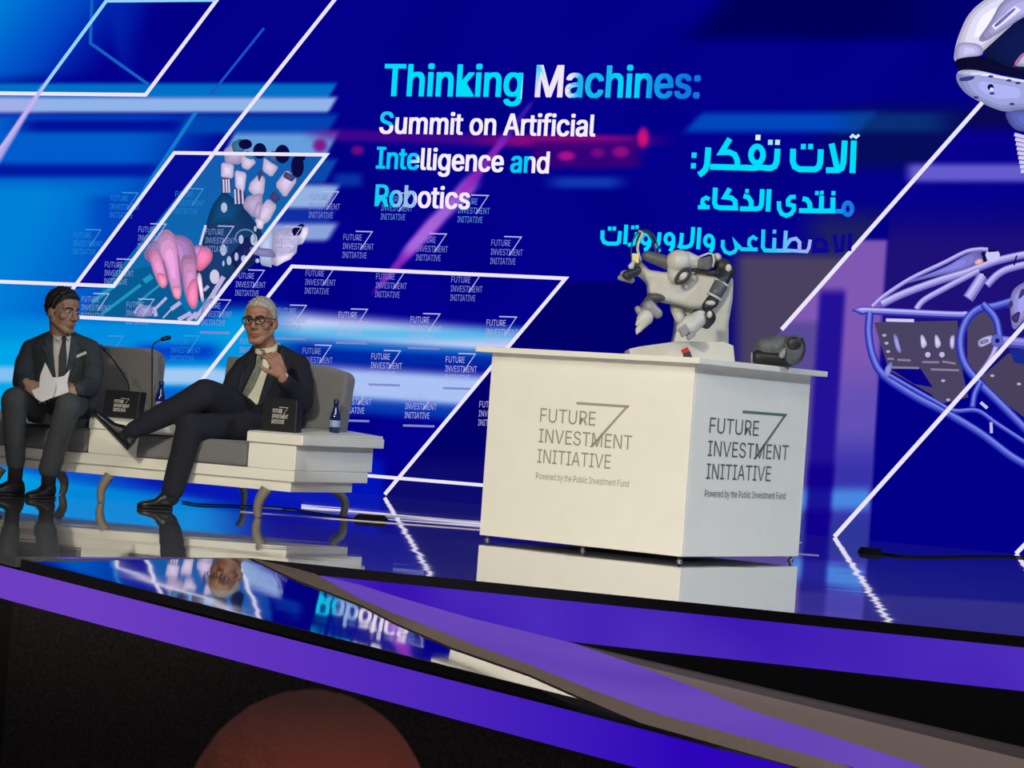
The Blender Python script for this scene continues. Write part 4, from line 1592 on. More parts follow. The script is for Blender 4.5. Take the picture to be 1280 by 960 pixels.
def sign(px4, t, z0, lab):
    P = [onplane(x, y, BR0 + nb * t, nb) for x, y in px4]
    base = (P[0] + P[1]) / 2
    base[2] = z0
    r = empty('sign_block', base, lab, 'sign', 'sign blocks on the bench consoles')
    P[0][2] = P[1][2] = z0
    prism('block', P, nb * .06, M_sign, r, .005, 2)
    wv = (P[1] - P[0])
    hv = (P[3] - P[0])
    A0 = P[0] + wv * .30 + hv * .55 - nb * .002

    class CapL:
        def __init__(s): s.V, s.F = [], []
        def _add(s, V2, F_, c):
            b = len(s.V)
            s.V += [tuple(v) for v in V2]
            s.F += [tuple(b + k_ for k_ in f) for f in F_]
    c_ = CapL()
    logo(c_, lambda x, y: A0 + wv * (x * .066) + hv * (y * .105), 0, 0, small=False, bold=.03)
    me = bpy.data.meshes.new('printed_mark')
    me.from_pydata(c_.V, [], c_.F)
    link_mesh(me, 'printed_mark', M_mark, r)
    return r


def ctop(px, t, mid):
    """height of the sloping console top under pixel column px at depth t"""
    s = front_s(px, 530, t)[0]
    if mid: return .463 + (.525 - .463) * (t + .012) / (BD + .032)
    k = (s + .045) / (s_c2a + .045)
    return .463 + ((.472 + (.50 - .472) * k) - .463) * (t + .012) / (BD + .032)


sign([(127.5, 519.5), (171, 523), (176, 490), (132, 486.5)], .10, ctop(150, .10, True) + .001, 'black sign block with a pale mark on the middle console beside the papers')
sign([(325, 533), (369.5, 538.5), (371.5, 500), (330, 495)], .07, ctop(348, .07, False) + .001, 'black sign block with a pale mark on the right end console')

M_mic = mat('black_metal', (18, 20, 26), 0.4)
p = B_(front_s(162, 500, .2)[0], .2, ctop(162, .2, True) + .001)
mic = empty('microphone', p, 'thin gooseneck microphone leaning towards the man holding papers', 'microphone', 'gooseneck microphones')
lathe('base', [(.02, 0), (.02, .012), (.008, .016)], p, M_mic, mic, 16)
Yq = p[1]
tube('stem', spline([p + [0, 0, .012], at(161, 484, Yq), at(155, 470, Yq - .03), at(143, 452, Yq - .08), at(131, 438, Yq - .12)], 6), .0042, M_mic, mic, 8)
bm = bmesh.new(); add_cap(bm, at(131, 438, Yq - .12), at(126.5, 432, Yq - .14), .0075, .0075); bm_obj(bm, 'capsule', M_mic, mic, True)
p = B_(front_s(189, 505, .52)[0], .52, 0)
p[2] = ctop(189, .52, True) + .001 if False else 0.402
p = B_(front_s(190.5, 505, .50)[0], .50, ctop(190, .50, True) + .001)
Yq = p[1]
mic = empty('microphone.001', p, 'gooseneck microphone with bent head rising beside the left backrest', 'microphone', 'gooseneck microphones')
lathe('base', [(.02, 0), (.02, .012), (.008, .016)], p, M_mic, mic, 16)
tube('stem', spline([p + [0, 0, .012], at(190, 480, Yq), at(190.3, 455, Yq), at(190.5, 435, Yq), at(194, 428.5, Yq), at(203, 424, Yq)], 6), .0045, M_mic, mic, 8)
bm = bmesh.new(); add_cap(bm, at(203, 424, Yq), at(211, 422, Yq), .012, .013); bm_obj(bm, 'capsule', M_mic, mic, True)

M_glass = mat('blue_glass', (44, 66, 150), 0.08, spec=0.8)
M_glass.node_tree.nodes['Principled BSDF'].inputs['Transmission Weight'].default_value = 0.75
M_cap = mat('dark_blue_cap', (22, 30, 84), 0.4)
M_lab = mat('pale_label', (150, 165, 200), 0.5)


def bottle(base, hgt, lab):
    r = empty('water_bottle', base, lab, 'bottle', 'small blue water bottles')
    k_ = hgt / .17
    lathe('glass', [(.024 * k_, 0), (.027 * k_, .004), (.027 * k_, .075 * k_), (.023 * k_, .10 * k_), (.013 * k_, .128 * k_), (.0115 * k_, .148 * k_)], base, M_glass, r)
    lathe('cap', [(.0125 * k_, .146 * k_), (.0135 * k_, .15 * k_), (.0135 * k_, .168 * k_), (.011 * k_, .17 * k_)], base, M_cap, r)
    lathe('paper_label', [(.0276 * k_, .03 * k_), (.0278 * k_, .032 * k_), (.0278 * k_, .062 * k_), (.0276 * k_, .064 * k_)], base, M_lab, r)
    return r


b1 = B_(s_c2b + .012, .42, 0); b1[2] = ctop(180, .42, True) + .001
_p = at(197, 500, b1[1]); b1[0] = _p[0]
sq = -((b1 - BR0) @ ub)
b1 = B_(front_s(200, 505, .60)[0], .60, ctop(180, .55, True) + .001)
bottle(b1, .19, 'small blue water bottle on the middle console beside the left backrest')
b2 = B_(front_s(418.5, 530, .5)[0], .5, ctop(418.5, .5, False) + .002)
bottle(b2, .185, 'small dark blue water bottle on the right end console beside the right backrest')

# ---- floor boxes and cable by the screen
for px, py, w_, lab in ((463, 651, .20, 'low black cable box on the floor between bench and counter'), (1089, 692, .13, 'low black cable box on the floor right of the counter')):
    c = onz(px, py, 0)
    lo = [c + [-w_ / 2, -.05, .001], c + [w_ / 2, -.05, .001], c + [w_ / 2, .12, .001], c + [-w_ / 2, .12, .001]]
    o = hexa('cable_box', lo, [a + (c + [0, .04, 0] - a) * .25 + [0, 0, .03] for a in lo], M_black, None, .004, 2)
    tag(o, lab, 'box', 'cable boxes on the stage floor')
o = tube('cable', spline([onz(228, 628.5) + [0, 0, .006], onz(250, 631.5) + [0, 0, .006], onz(303, 633.5) + [0, 0, .006], onz(360, 637) + [0, 0, .006], onz(440, 650) + [0, 0, .006]], 6), .005, M_black, None, 6)
tag(o, 'thin black cable on the glossy floor running under the bench', 'cable', 'cables on the stage floor')
o = tube('cable.001', spline([onz(1100, 693) + [0, 0, .006], onz(1140, 697) + [0, 0, .006], onz(1200, 696.5) + [0, 0, .006], onz(1262, 696.5) + [0, 0, .006], onz(1400, 705) + [0, 0, .006]], 6), .006, M_black, None, 6)
tag(o, 'thin black cable on the glossy floor along the foot of the screen', 'cable', 'cables on the stage floor')

# ================================================================== people
M_skinL = mat('skin_tan', (160, 124, 104), 0.55, noise=0.05, nscale=60)
M_skinR = mat('skin_warm', (160, 116, 96), 0.55, noise=0.06, nscale=60)
M_skinF = mat('skin_dim', (178, 118, 100), 0.6, noise=0.10, nscale=90)
M_hairL = mat('black_hair', (22, 24, 28), 0.6, noise=0.3, nscale=160, bump=0.003)
M_hairR = mat('grey_hair', (168, 166, 154), 0.6, noise=0.3, nscale=160, bump=0.003)
M_hairF = mat('cropped_dark_hair', (66, 42, 38), 0.9, bump=0.002, nscale=300)
_nt = M_hairF.node_tree
_tc, _sp, _rp = _nt.nodes.new('ShaderNodeTexCoord'), _nt.nodes.new('ShaderNodeSeparateXYZ'), _nt.nodes.new('ShaderNodeValToRGB')
_nt.links.new(_tc.outputs['Generated'], _sp.inputs[0])
_nt.links.new(_sp.outputs[2], _rp.inputs['Fac'])
_rp.color_ramp.elements[0].color = tuple(lin((178, 118, 100))) + (1,)
_rp.color_ramp.elements[1].color = tuple(lin((70, 56, 54))) + (1,)
_rp.color_ramp.elements[0].position = 0.45
_rp.color_ramp.elements[1].position = 0.97
_nt.links.new(_rp.outputs['Color'], _nt.nodes['Principled BSDF'].inputs['Base Color'])
M_suitL = mat('charcoal_suit', (48, 55, 62), 0.9, noise=0.3, nscale=220, bump=0.002, sheen=0.0)
M_trouL = mat('charcoal_trousers', (62, 66, 70), 0.9, noise=0.25, nscale=220, bump=0.002, sheen=0.0)
M_lapL = mat('charcoal_lapel', (54, 60, 68), 0.85, noise=0.2, nscale=200)
M_suitR = mat('navy_suit', (19, 22, 36), 0.9, noise=0.25, nscale=200, bump=0.002, sheen=0.0)
M_lapR = mat('navy_lapel', (26, 29, 44), 0.85)
M_shirt = mat('white_shirt', (206, 206, 200), 0.8)
M_shirtR = mat('cream_shirt', (208, 204, 184), 0.8)
M_tieL = mat('dark_tie', (30, 30, 44), 0.6)
M_tieR = mat('grey_green_tie', (108, 114, 102), 0.7, noise=0.35, nscale=70)
M_shoe = mat('black_leather', (24, 24, 26), 0.35)
M_sock = mat('dark_sock', (20, 22, 30), 0.9)
M_eyew = mat('eye_white', (200, 196, 190), 0.3)
M_iris = mat('dark_iris', (24, 18, 16), 0.2)
M_lip = mat('lip', (150, 92, 84), 0.5)
M_brow = mat('dark_brow', (40, 32, 30), 0.8)
M_frame = mat('dark_glasses_frame', (34, 26, 30), 0.4)
M_paper = mat('white_paper', (214, 214, 216), 0.8)


def head_matrix(c, yaw, pitch, roll, s):
    """local x = subject's left, y = face forward, z up; yaw 0 looks at the camera (-Y)"""
    return Matrix.Translation(Vector(tuple(c))) @ Matrix.Rotation(ROLL_W + roll, 4, 'Y') @ Matrix.Rotation(math.pi + yaw, 4, 'Z') @ Matrix.Rotation(pitch, 4, 'X') @ Matrix.Scale(s, 4)


ROLL_W = 0.0


def head_prims(bm, M, ears=True, jaw=1.0):
    E = lambda c, r, rot=None: add_ell(bm, c, r, rot, M)
    K = lambda a, b, ra, rb: add_cap(bm, a, b, ra, rb, M)
    E((0, -.012, .032), (.076, .096, .086))
    E((0, .028, -.035), (.063, .062, .085))
    E((0, .045, .045), (.062, .045, .045))
    for s in (-1, 1):
        K((s * .052, .0, -.055), (s * .018, .068, -.102), .024, .020)
        E((s * .043, .060, -.025), (.026, .024, .024))
        K((s * .014, .083, .020), (s * .046, .066, .022), .012, .012)
        E((s * .012, .098, -.036), (.010, .012, .009))
        if ears:
            E((s * .079, -.008, -.012), (.010, .020, .033), Matrix.Rotation(.25 * s, 3, 'Z') @ Matrix.Rotation(-.2, 3, 'X'))
            E((s * .076, .004, -.030), (.009, .012, .014))
    E((0, .070, -.104), (.024, .020, .019))
    K((0, .088, .012), (0, .112, -.030), .008, .0125)
    E((0, .083, -.070), (.026, .018, .020))


def face_bits(par, M, skin_eye=True, brow=M_brow, glasses=False, lipc=M_lip):
    s0 = M.to_scale()[0]
    for s in (-1, 1):
        bm = bmesh.new(); add_ell(bm, (s * .031, .078, .001), (.0135, .0115, .0085), None, M, 14); bm_obj(bm, 'eye', M_eyew, par, True)
        bm = bmesh.new(); add_ell(bm, (s * .031, .0875, .001), (.0062, .004, .0062), None, M, 12); bm_obj(bm, 'iris', M_iris, par, True)
        bm = bmesh.new()
        add_cap(bm, (s * .014, .094, .019), (s * .032, .090, .025), .0042, .0046, M, 8)
        add_cap(bm, (s * .032, .090, .025), (s * .050, .074, .020), .0046, .003, M, 8)
        bm_obj(bm, 'eyebrow', brow, par, True)
    bm = bmesh.new()
    add_ell(bm, (0, .0985, -.065), (.023, .006, .0045), None, M, 14)
    add_ell(bm, (0, .0965, -.0735), (.019, .007, .0055), None, M, 14)
    bm_obj(bm, 'lips', lipc, par, True)
    if glasses:
        bm = bmesh.new()
        for s in (-1, 1):
            pts = [M @ Vector((s * .034 + .026 * math.copysign(abs(math.cos(a)) ** .6, math.cos(a)), .108 - .10 * max(0, abs(.034 + .026 * math.cos(a) * 1) - .03) ** 1.0 * .3, .001 + .018 * math.copysign(abs(math.sin(a)) ** .7, math.sin(a)))) for a in [2 * math.pi * k / 24 for k in range(24)]]
            tube_bm(pts, .0030 * s0, 6, bm, True)
            tube_bm([M @ Vector((s * .060, .103, .010)), M @ Vector((s * .080, .06, .010)), M @ Vector((s * .086, .0, .006))], .0024 * s0, 6, bm)
            tube_bm([M @ Vector((s * .012, .109, .014)), M @ Vector((s * .034, .111, .018)), M @ Vector((s * .058, .104, .014))], .0042 * s0, 6, bm)
        tube_bm([M @ Vector((-.010, .110, .006)), M @ Vector((0, .113, .008)), M @ Vector((.010, .110, .006))], .0026 * s0, 6, bm)
        bm_obj(bm, 'glasses', M_frame, par, True)


def hair_cap(par, M, m, line, thick=.012, sx=.083, sy=.103, sz=.096, name='hair', wob=.0025):
    """scalp shell kept above line(y, |x|) in head units"""
    bm = bmesh.new()
    bmesh.ops.create_icosphere(bm, subdivisions=6, radius=1.0)
    rng = random.Random(3)
    for v in bm.verts:
        d = v.co.copy()
        k = 1 + wob / .09 * (math.sin(d.x * 23 + d.z * 9) + math.sin(d.y * 19 - d.z * 7) + .6 * math.sin(d.x * 41 + d.y * 37))
        v.co = Vector((d.x * sx * k, -.012 + d.y * sy * k, .032 + d.z * sz * k))
    kill = [v for v in bm.verts if v.co.z < line(v.co.y, abs(v.co.x), v.co.x)]
    bmesh.ops.delete(bm, geom=kill, context='VERTS')
    bmesh.ops.recalc_face_normals(bm, faces=bm.faces[:])
    r = bmesh.ops.extrude_face_region(bm, geom=bm.faces[:])
    for g in r['geom']:
        if isinstance(g, bmesh.types.BMVert):
            c = Vector((0, -.012, .032))
            g.co = c + (g.co - c) * (1 - thick / .09)
    for v in bm.verts: v.co = M @ v.co
    return bm_obj(bm, name, m, par, True)


def hand_prims(bm, wrist, fwd, normal, side, curl=(.5, .6, .7, .8), thumb=(.6, .3), size=1.0, spread=.12):
    """palm and five fingers; fwd = towards fingertips, normal = back of the hand, side = towards the thumb"""
    fwd, normal = Vector(tuple(fwd)).normalized(), Vector(tuple(normal)).normalized()
    normal = (normal - fwd * normal.dot(fwd)).normalized()
    side = Vector(tuple(side))
    side = (side - fwd * side.dot(fwd) - normal * side.dot(normal)).normalized()
    wv = Vector(tuple(wrist))
    S = size
    for k in range(4):
        o = (1.5 - k) * .0205 * S
        add_cap(bm, wv + side * o * .75 + fwd * .012 * S, wv + side * o + fwd * .088 * S, .0155 * S, .0118 * S)
    add_cap(bm, wv - fwd * .02 * S, wv + fwd * .03 * S, .026 * S, .024 * S)
    for k, (ln, cu) in enumerate(zip((.074, .084, .078, .060), curl)):
        o = (1.5 - k) * .0205 * S
        p = wv + side * o + fwd * .088 * S
        ang = .15
        d0 = (fwd + side * (1.5 - k) * spread * .5).normalized()
        for j, f_ in enumerate((.46, .30, .24)):
            ang += cu * (1.0 if j else .7)
            d = d0 * math.cos(ang) - normal * math.sin(ang)
            q = p + d * ln * S * f_
            r0 = (.0092 - .0010 * j) * S
            add_cap(bm, p, q, r0, r0 * .93)
            p = q
    p = wv + side * .030 * S + fwd * .022 * S - normal * .008 * S
    d = (side * .75 + fwd * .65 - normal * .25 * thumb[0]).normalized()
    q = p + d * .045 * S
    add_cap(bm, wv + side * .012 * S + fwd * .012 * S, p, .016 * S, .014 * S)
    add_cap(bm, p, q, .0135 * S, .0112 * S)
    d2 = (d * .6 + fwd * .7 - normal * thumb[1]).normalized()
    q2 = q + d2 * .032 * S
    add_cap(bm, q, q2, .0112 * S, .0088 * S)


def limb(bm, pts, radii, seg=18):
    for (a, b, ra, rb) in zip(pts, pts[1:], radii, radii[1:]):
        add_cap(bm, a, b, ra, rb, None, seg)


def shoe(par, heel, toe, hgt=.075, wd=.045, name='shoe', up=None):
    heel, toe = Vector(tuple(heel)), Vector(tuple(toe))
    f = (toe - heel)
    L = f.length
    f.normalize()
    u = Vector((0, 0, 1)) if up is None else Vector(tuple(up))
    u = (u - f * u.dot(f)).normalized()
    s = f.cross(u)
    bm = bmesh.new()
    prof = [(0.0, .020, .030, .052), (.04, .034, .034, hgt), (.16, .036, .036, hgt + .012), (.34, .036, .034, hgt - .004), (.52, .040, .030, .052), (.72, .044, .026, .042), (.88, .038, .022, .034), (.97, .024, .016, .026), (1.0, .010, .010, .020)]
    rings = []
    for (t, wx, _, h) in prof:
        c = heel + f * (L * t) + u * (h / 2)
        rings.append((c, s * wx * wd / .045, u * (h / 2)))
    add_loft(bm, rings, 20)
    o = fuse(bm, name, M_shoe, par, .005, 3)
    bm = bmesh.new()
    add_loft(bm, [(heel + f * (L * t) + u * .004, s * (wx + .003) * wd / .045, u * .010) for (t, wx, _, h) in prof], 16)
    so = bm_obj(bm, 'sole', M_shoe, o, True)
    return o


# ------------------------------------------------------------------ man on the left, holding papers
YL = 14.45
baseL = onz(40, 618)
manL = empty('person', [at(72, 520, YL)[0], YL, 0], 'dark-haired man in charcoal suit seated on the bench holding white papers', 'person')
ML = head_matrix(at(78.5, 388.5, YL - .01), math.radians(52), math.radians(-4), math.radians(2), 1.02)


def a_(x, y, Y): return Vector(tuple(at(x, y, Y)))


shl, shr = a_(40, 437, YL + .06), a_(113, 438, YL + .02)
hipl, hipr = a_(56, 503, YL + .05), a_(92, 504, YL + .02)
ell_, elr = a_(27, 477, YL - .04), a_(114, 483, YL - .10)
wrl, wrr = a_(32, 480, YL - .32), a_(98, 487, YL - .34)
knl, knr = a_(18, 500, YL - .36), a_(85, 508, YL - .40)
anl, anr = a_(20, 580, YL - .22), a_(62, 583, YL - .24)
XR = Vector((math.cos(ROLL), 0, -math.sin(ROLL)))
ZR = Vector((math.sin(ROLL), 0, math.cos(ROLL)))
bm = bmesh.new()
head_prims(bm, ML)
add_cap(bm, ML @ Vector((0, -.02, -.05)), a_(77, 432, YL + .04), .056, .062)
add_loft(bm, [(a_(74, 505, YL + .03), XR * .14, Vector((0, .09, 0))), (a_(75, 470, YL + .04), XR * .14, Vector((0, .09, 0))), (a_(77, 445, YL + .04), XR * .15, Vector((0, .08, 0))), (a_(77, 430, YL + .04), XR * .12, Vector((0, .06, 0)))])
limb(bm, [a_(42, 440, YL + .05), a_(30, 457, YL + .02), ell_, wrl], [.04, .036, .032, .026]); limb(bm, [a_(111, 440, YL + .02), a_(118, 460, YL - .01), elr, wrr], [.04, .036, .032, .026])
limb(bm, [hipl, knl, anl], [.075, .052, .036]); limb(bm, [hipr, knr, anr], [.075, .052, .036])
hand_prims(bm, a_(36, 480.5, YL - .345), Vector((.75, -.35, -.42)), Vector((-.1, -.8, .55)), Vector((.45, .1, .85)), (.55, .6, .65, .7), (.8, .6), 1.0)
hand_prims(bm, a_(96, 487, YL - .35), Vector((-.92, -.30, -.05)), Vector((.1, -.75, .6)), Vector((-.1, .3, .8)), (.35, .4, .5, .55), (.6, .3), 1.0)
bodyL = fuse(bm, 'body', M_skinL, manL, .0042, 2)
face_bits(manL, ML)
hl_ = lambda y, x, sx: np.interp(y, [-.12, -.06, -.02, .018, .040, .055, .072, .10], [-.085, -.065, -.02, .004, .040, .058, .072, .080])
hair_cap(manL, ML, M_hairL, hl_, .016, .085, .106, .101)
bm = bmesh.new()
tr = [(a_(73, 512, YL + .02), XR * .155, Vector((0, .11, 0))), (a_(74, 490, YL + .04), XR * .165, Vector((0, .115, 0))), (a_(76, 462, YL + .05), XR * .180, Vector((0, .115, 0))), (a_(77, 440, YL + .05), XR * .190, Vector((0, .105, 0))), (a_(77, 427, YL + .05), XR * .155, Vector((0, .085, 0))), (a_(77, 420, YL + .05), XR * .085, Vector((0, .07, 0)))]
add_loft(bm, tr)
limb(bm, [a_(64, 423, YL + .05), shl, a_(31, 457, YL + .02), ell_, wrl], [.045, .062, .060, .054, .042])
limb(bm, [a_(90, 424, YL + .04), shr, a_(117, 460, YL - .01), elr, wrr], [.045, .062, .060, .054, .042])
add_cap(bm, a_(52, 508, YL - .02), a_(46, 502, YL - .06), .075, .05); add_cap(bm, a_(100, 508, YL - .02), a_(112, 502, YL - .06), .075, .055)
jk = fuse(bm, 'jacket', M_suitL, manL, .007, 4, .010, 9)
nb_ = a_(76.5, 425, YL + .02)
bm = bmesh.new()
add_loft(bm, [(nb_ + ZR * (.000), XR * .066, Vector((0, .066, .020))), (nb_ + ZR * .016 + Vector((0, -.004, 0)), XR * .064, Vector((0, .064, .022))), (nb_ + ZR * .034 + Vector((0, -.006, 0)), XR * .0615, Vector((0, .062, .024)))], 28)
cl = bm_obj(bm, 'collar', M_shirt, manL, True)
bv = bvh_of(jk, cl)
SH = [(64.5, 409), (66, 420), (66.5, 440), (68, 458), (70, 474), (80, 474), (84, 455), (87, 436), (89, 415), (82, 416)]
drape('shirt', SH, bv, M_shirt, manL, .004, .004)
drape('tie', [(77.5, 420.5), (83.5, 420), (84, 423), (82, 426), (83.5, 448), (82, 472), (73, 473), (73.5, 445), (78, 426), (76.5, 423)], bv, M_tieL, manL, .011, .006)
drape('collar_flap', [(64.5, 407), (66, 420), (73, 427), (78, 421), (70, 412)], bv, M_shirt, manL, .014, .006)
drape('collar_flap', [(90, 413), (88.5, 421), (86, 427), (82, 421), (85, 416)], bv, M_shirt, manL, .014, .006)
drape('lapel', [(64.5, 413), (66, 422), (66.2, 440), (68.5, 472), (63, 470), (55, 440), (51.5, 433), (57, 432), (55, 424)], bv, M_lapL, manL, .008, .006)
drape('lapel', [(89.5, 419), (88, 436), (84.5, 458), (82, 474), (87, 472), (97, 440), (102, 434), (96, 431), (98, 424)], bv, M_lapL, manL, .008, .006)
drape('pocket_square', [(94.2, 444.5), (107, 439), (108.2, 442.3), (95.8, 447.6)], bv, M_shirt, manL, .007, .005, 2, 'white pocket square')
bm = bmesh.new()
limb(bm, [hipl, (hipl + knl) / 2 + Vector((0, 0, .01)), knl, a_(18, 540, YL - .30), a_(19.5, 577, YL - .225)], [.098, .090, .074, .062, .053])
limb(bm, [hipr, (hipr + knr) / 2 + Vector((0, 0, .01)), knr, a_(73, 548, YL - .32), a_(62, 585, YL - .24)], [.098, .090, .074, .064, .060])
add_loft(bm, [(a_(72, 532, YL + .06), XR * .17, Vector((0, .16, 0))), (a_(73, 518, YL + .06), XR * .19, Vector((0, .16, 0))), (a_(74, 500, YL + .06), XR * .15, Vector((0, .11, 0)))])
fuse(bm, 'trousers', M_trouL, manL, .007, 4, .012, 8)
for (an, d, nm) in ((anl, (-.25, -.16), 'a'), (anr, (-.10, -.20), 'b')):
    bm = bmesh.new(); add_cap(bm, an + Vector((0, 0, .02)), Vector((an.x, an.y, .07)) + Vector((0, .0, 0)), .043, .041); bm_obj(bm, 'sock', M_sock, manL, True)
    hd = Vector((an.x - d[0] * .20, an.y - d[1] * .20, 0.004))
    tip = hd + Vector((d[0], d[1], 0))
    shoe(manL, hd, tip, .085, .045)

# papers
pap = empty('paper_sheets', a_(65, 500, YL - .40), 'white paper sheets in the hands of the dark-haired man', 'papers')
for k, (pts, dY) in enumerate((([(39.5, 488), (44, 497), (52, 502.5), (66, 497), (70, 482), (64, 468), (56.5, 453), (50, 470), (49, 484)], -.44), ([(50, 488), (56, 498), (70, 496), (86, 490), (84, 478), (87.5, 462), (80, 470), (70, 472), (58, 470)], -.425))):
    P = [a_(x, y, YL + dY + .0006 * (x - 60) * (1 if k else -1)) for x, y in pts]
    prism('sheet', [tuple(p) for p in P], (0, .003, 0), M_paper, pap)

# ------------------------------------------------------------------ man on the right, legs crossed
YR = 14.30
manR = empty('person.001', [at(325, 540, YR)[0], YR, 0], 'grey-haired man with glasses in dark suit seated with crossed legs and raised hand', 'person')
MR = head_matrix(at(325.5, 401, YR - .02), math.radians(-14), math.radians(-2), math.radians(-3), 1.08)
shl, shr = a_(305, 459, YR + .08), a_(373, 457, YR + .06)
hipl, hipr = a_(312, 527, YR + .02), a_(342, 530, YR + .04)
ell_, elr = a_(287, 492, YR + .0), a_(378, 502, YR - .10)
wrl = a_(297, 506, YR + .03)
wrr = a_(352.5, 470, YR - .30)
kn1 = a_(256, 492, YR - .42); an1 = a_(158, 541, YR - .36)
kn2 = a_(238, 533, YR - .40); an2 = a_(215, 612, YR - .36)
bm = bmesh.new()
head_prims(bm, MR)
add_cap(bm, MR @ Vector((0, -.02, -.05)), a_(335, 446, YR + .06), .058, .064)
add_loft(bm, [(a_(328, 530, YR + .04), XR * .14, Vector((0, .09, 0))), (a_(333, 490, YR + .06), XR * .14, Vector((0, .09, 0))), (a_(337, 460, YR + .07), XR * .15, Vector((0, .08, 0))), (a_(337, 446, YR + .07), XR * .12, Vector((0, .06, 0)))])
limb(bm, [shl, a_(294, 472, YR + .04), ell_, wrl], [.04, .036, .032, .026]); limb(bm, [shr, a_(378, 476, YR - .01), elr, wrr], [.04, .036, .032, .026])
limb(bm, [hipl, kn1, an1], [.075, .052, .036]); limb(bm, [hipr, kn2, an2], [.075, .052, .036])
hand_prims(bm, wrr + Vector((-.004, -.006, .006)), Vector((-.42, -.20, .86)), Vector((.62, -.78, .12)), Vector((-.55, -.35, -.1)), (.75, .85, .95, 1.0), (.4, .3), 1.12)
hand_prims(bm, wrl, Vector((-.2, -.75, -.2)), Vector((0, -.2, 1)), Vector((.9, .0, 0)), (.4, .45, .5, .5), (.6, .3), 1.0)
fuse(bm, 'body', M_skinR, manR, .0042, 2)
face_bits(manR, MR, glasses=True)
hl2 = lambda y, x, sx: np.interp(y, [-.12, -.06, -.02, .016, .040, .058, .075, .10], [-.050, -.042, -.02, .010, .052, .070, .079, .086])
hair_cap(manR, MR, M_hairR, hl2, .012, .081, .102, .095, wob=.0015)
bm = bmesh.new()
tr = [(a_(325, 534, YR + .02), XR * .15, Vector((0, .11, 0))), (a_(328, 512, YR + .04), XR * .165, Vector((0, .12, 0))), (a_(333, 485, YR + .06), XR * .175, Vector((0, .115, 0))), (a_(338, 460, YR + .08), XR * .180, Vector((0, .105, 0))), (a_(338, 448, YR + .08), XR * .145, Vector((0, .085, 0))), (a_(337, 438, YR + .07), XR * .085, Vector((0, .07, 0)))]
add_loft(bm, tr)
limb(bm, [a_(322, 442, YR + .08), shl, a_(295, 474, YR + .04), ell_, a_(296, 504, YR + .03)], [.045, .060, .060, .055, .045])
limb(bm, [a_(350, 441, YR + .07), shr, a_(377, 478, YR - .01), elr, a_(356, 477, YR - .275)], [.048, .064, .064, .060, .046])
add_cap(bm, a_(305, 532, YR - .02), a_(318, 520, YR + .0), .075, .07)
add_cap(bm, a_(352, 535, YR + .0), a_(366, 522, YR + .02), .085, .07)
jkR = fuse(bm, 'jacket', M_suitR, manR, .007, 4, .010, 9)
nb_ = a_(334, 440, YR + .03)
bm = bmesh.new()
add_loft(bm, [(nb_ + ZR * (.000), XR * .074 + ZR * .010, Vector((0, .068, .020))), (nb_ + ZR * .018 + Vector((0, -.004, 0)), XR * .071 + ZR * .012, Vector((0, .066, .022))), (nb_ + ZR * .038 + Vector((0, -.006, 0)), XR * .067 + ZR * .014, Vector((0, .064, .024)))], 28)
cl = bm_obj(bm, 'collar', M_shirtR, manR, True)
bv = bvh_of(jkR, cl)
drape('shirt', [(318, 432), (322, 440), (320, 455), (312, 475), (302, 493), (297, 500), (310, 504.5), (322, 506), (328, 486), (336, 460), (345, 436), (346, 430), (336, 435), (328, 438)], bv, M_shirtR, manR, .004, .004)
drape('tie', [(323.5, 436), (330.5, 437), (331.5, 441), (328.5, 446), (327, 462), (317, 484), (305, 502), (299.5, 499), (311, 474), (320.5, 454), (322.5, 445), (321.5, 440)], bv, M_tieR, manR, .012, .006)
drape('lapel', [(316.5, 430), (320, 440), (317.5, 455), (309, 475), (296, 501), (292, 497), (300, 476), (303, 462), (308, 459), (306, 453), (310, 440)], bv, M_lapR, manR, .008, .006)
drape('collar_flap', [(318, 430), (319, 441), (325, 447), (327.5, 440), (322, 436)], bv, M_shirtR, manR, .014, .006)
drape('collar_flap', [(347, 428), (346, 440), (339, 450), (331, 440), (337, 436)], bv, M_shirtR, manR, .014, .006)
drape('lapel', [(348, 430), (346.5, 440), (337.5, 460), (329, 486), (322, 508), (328, 506), (340, 482), (352, 462), (350, 457), (357, 452), (355, 436)], bv, M_lapR, manR, .008, .006)
bm = bmesh.new(); add_cap(bm, a_(354.5, 473.5, YR - .283), a_(353.2, 471, YR - .296), .034, .032); bm_obj(bm, 'cuff', M_shirtR, manR, True)
bm = bmesh.new()
limb(bm, [hipl, (hipl + kn1) / 2 + Vector((0, 0, .02)), kn1, a_(212, 515, YR - .40), a_(168, 537, YR - .37)], [.105, .098, .080, .070, .050])
limb(bm, [hipr, (hipr + kn2) / 2 + Vector((0, 0, .0)), kn2, a_(228, 570, YR - .38), a_(216, 612, YR - .36)], [.112, .102, .078, .070, .062])
add_loft(bm, [(a_(318, 552, YR + .06), XR * .19, Vector((0, .15, 0))), (a_(324, 541, YR + .06), XR * .19, Vector((0, .15, 0))), (a_(328, 522, YR + .06), XR * .16, Vector((0, .12, 0)))])
fuse(bm, 'trousers', M_suitR, manR, .007, 4, .010, 8)
bm = bmesh.new(); add_cap(bm, a_(170, 537, YR - .37), a_(156, 543, YR - .365), .040, .040); bm_obj(bm, 'sock', M_sock, manR, True)
shoe(manR, a_(160, 562, YR - .36), a_(114, 514, YR - .36), .09, .046, up=(.66, 0, .75))
bm = bmesh.new(); add_cap(bm, a_(216, 610, YR - .36), a_(214, 622, YR - .36), .045, .045); bm_obj(bm, 'sock', M_sock, manR, True)
hd = onz(233, 632) ; tp = onz(181, 632)
shoe(manR, (hd[0], YR - .355, .004), (tp[0] + .0, YR - .40, .004), .095, .048)

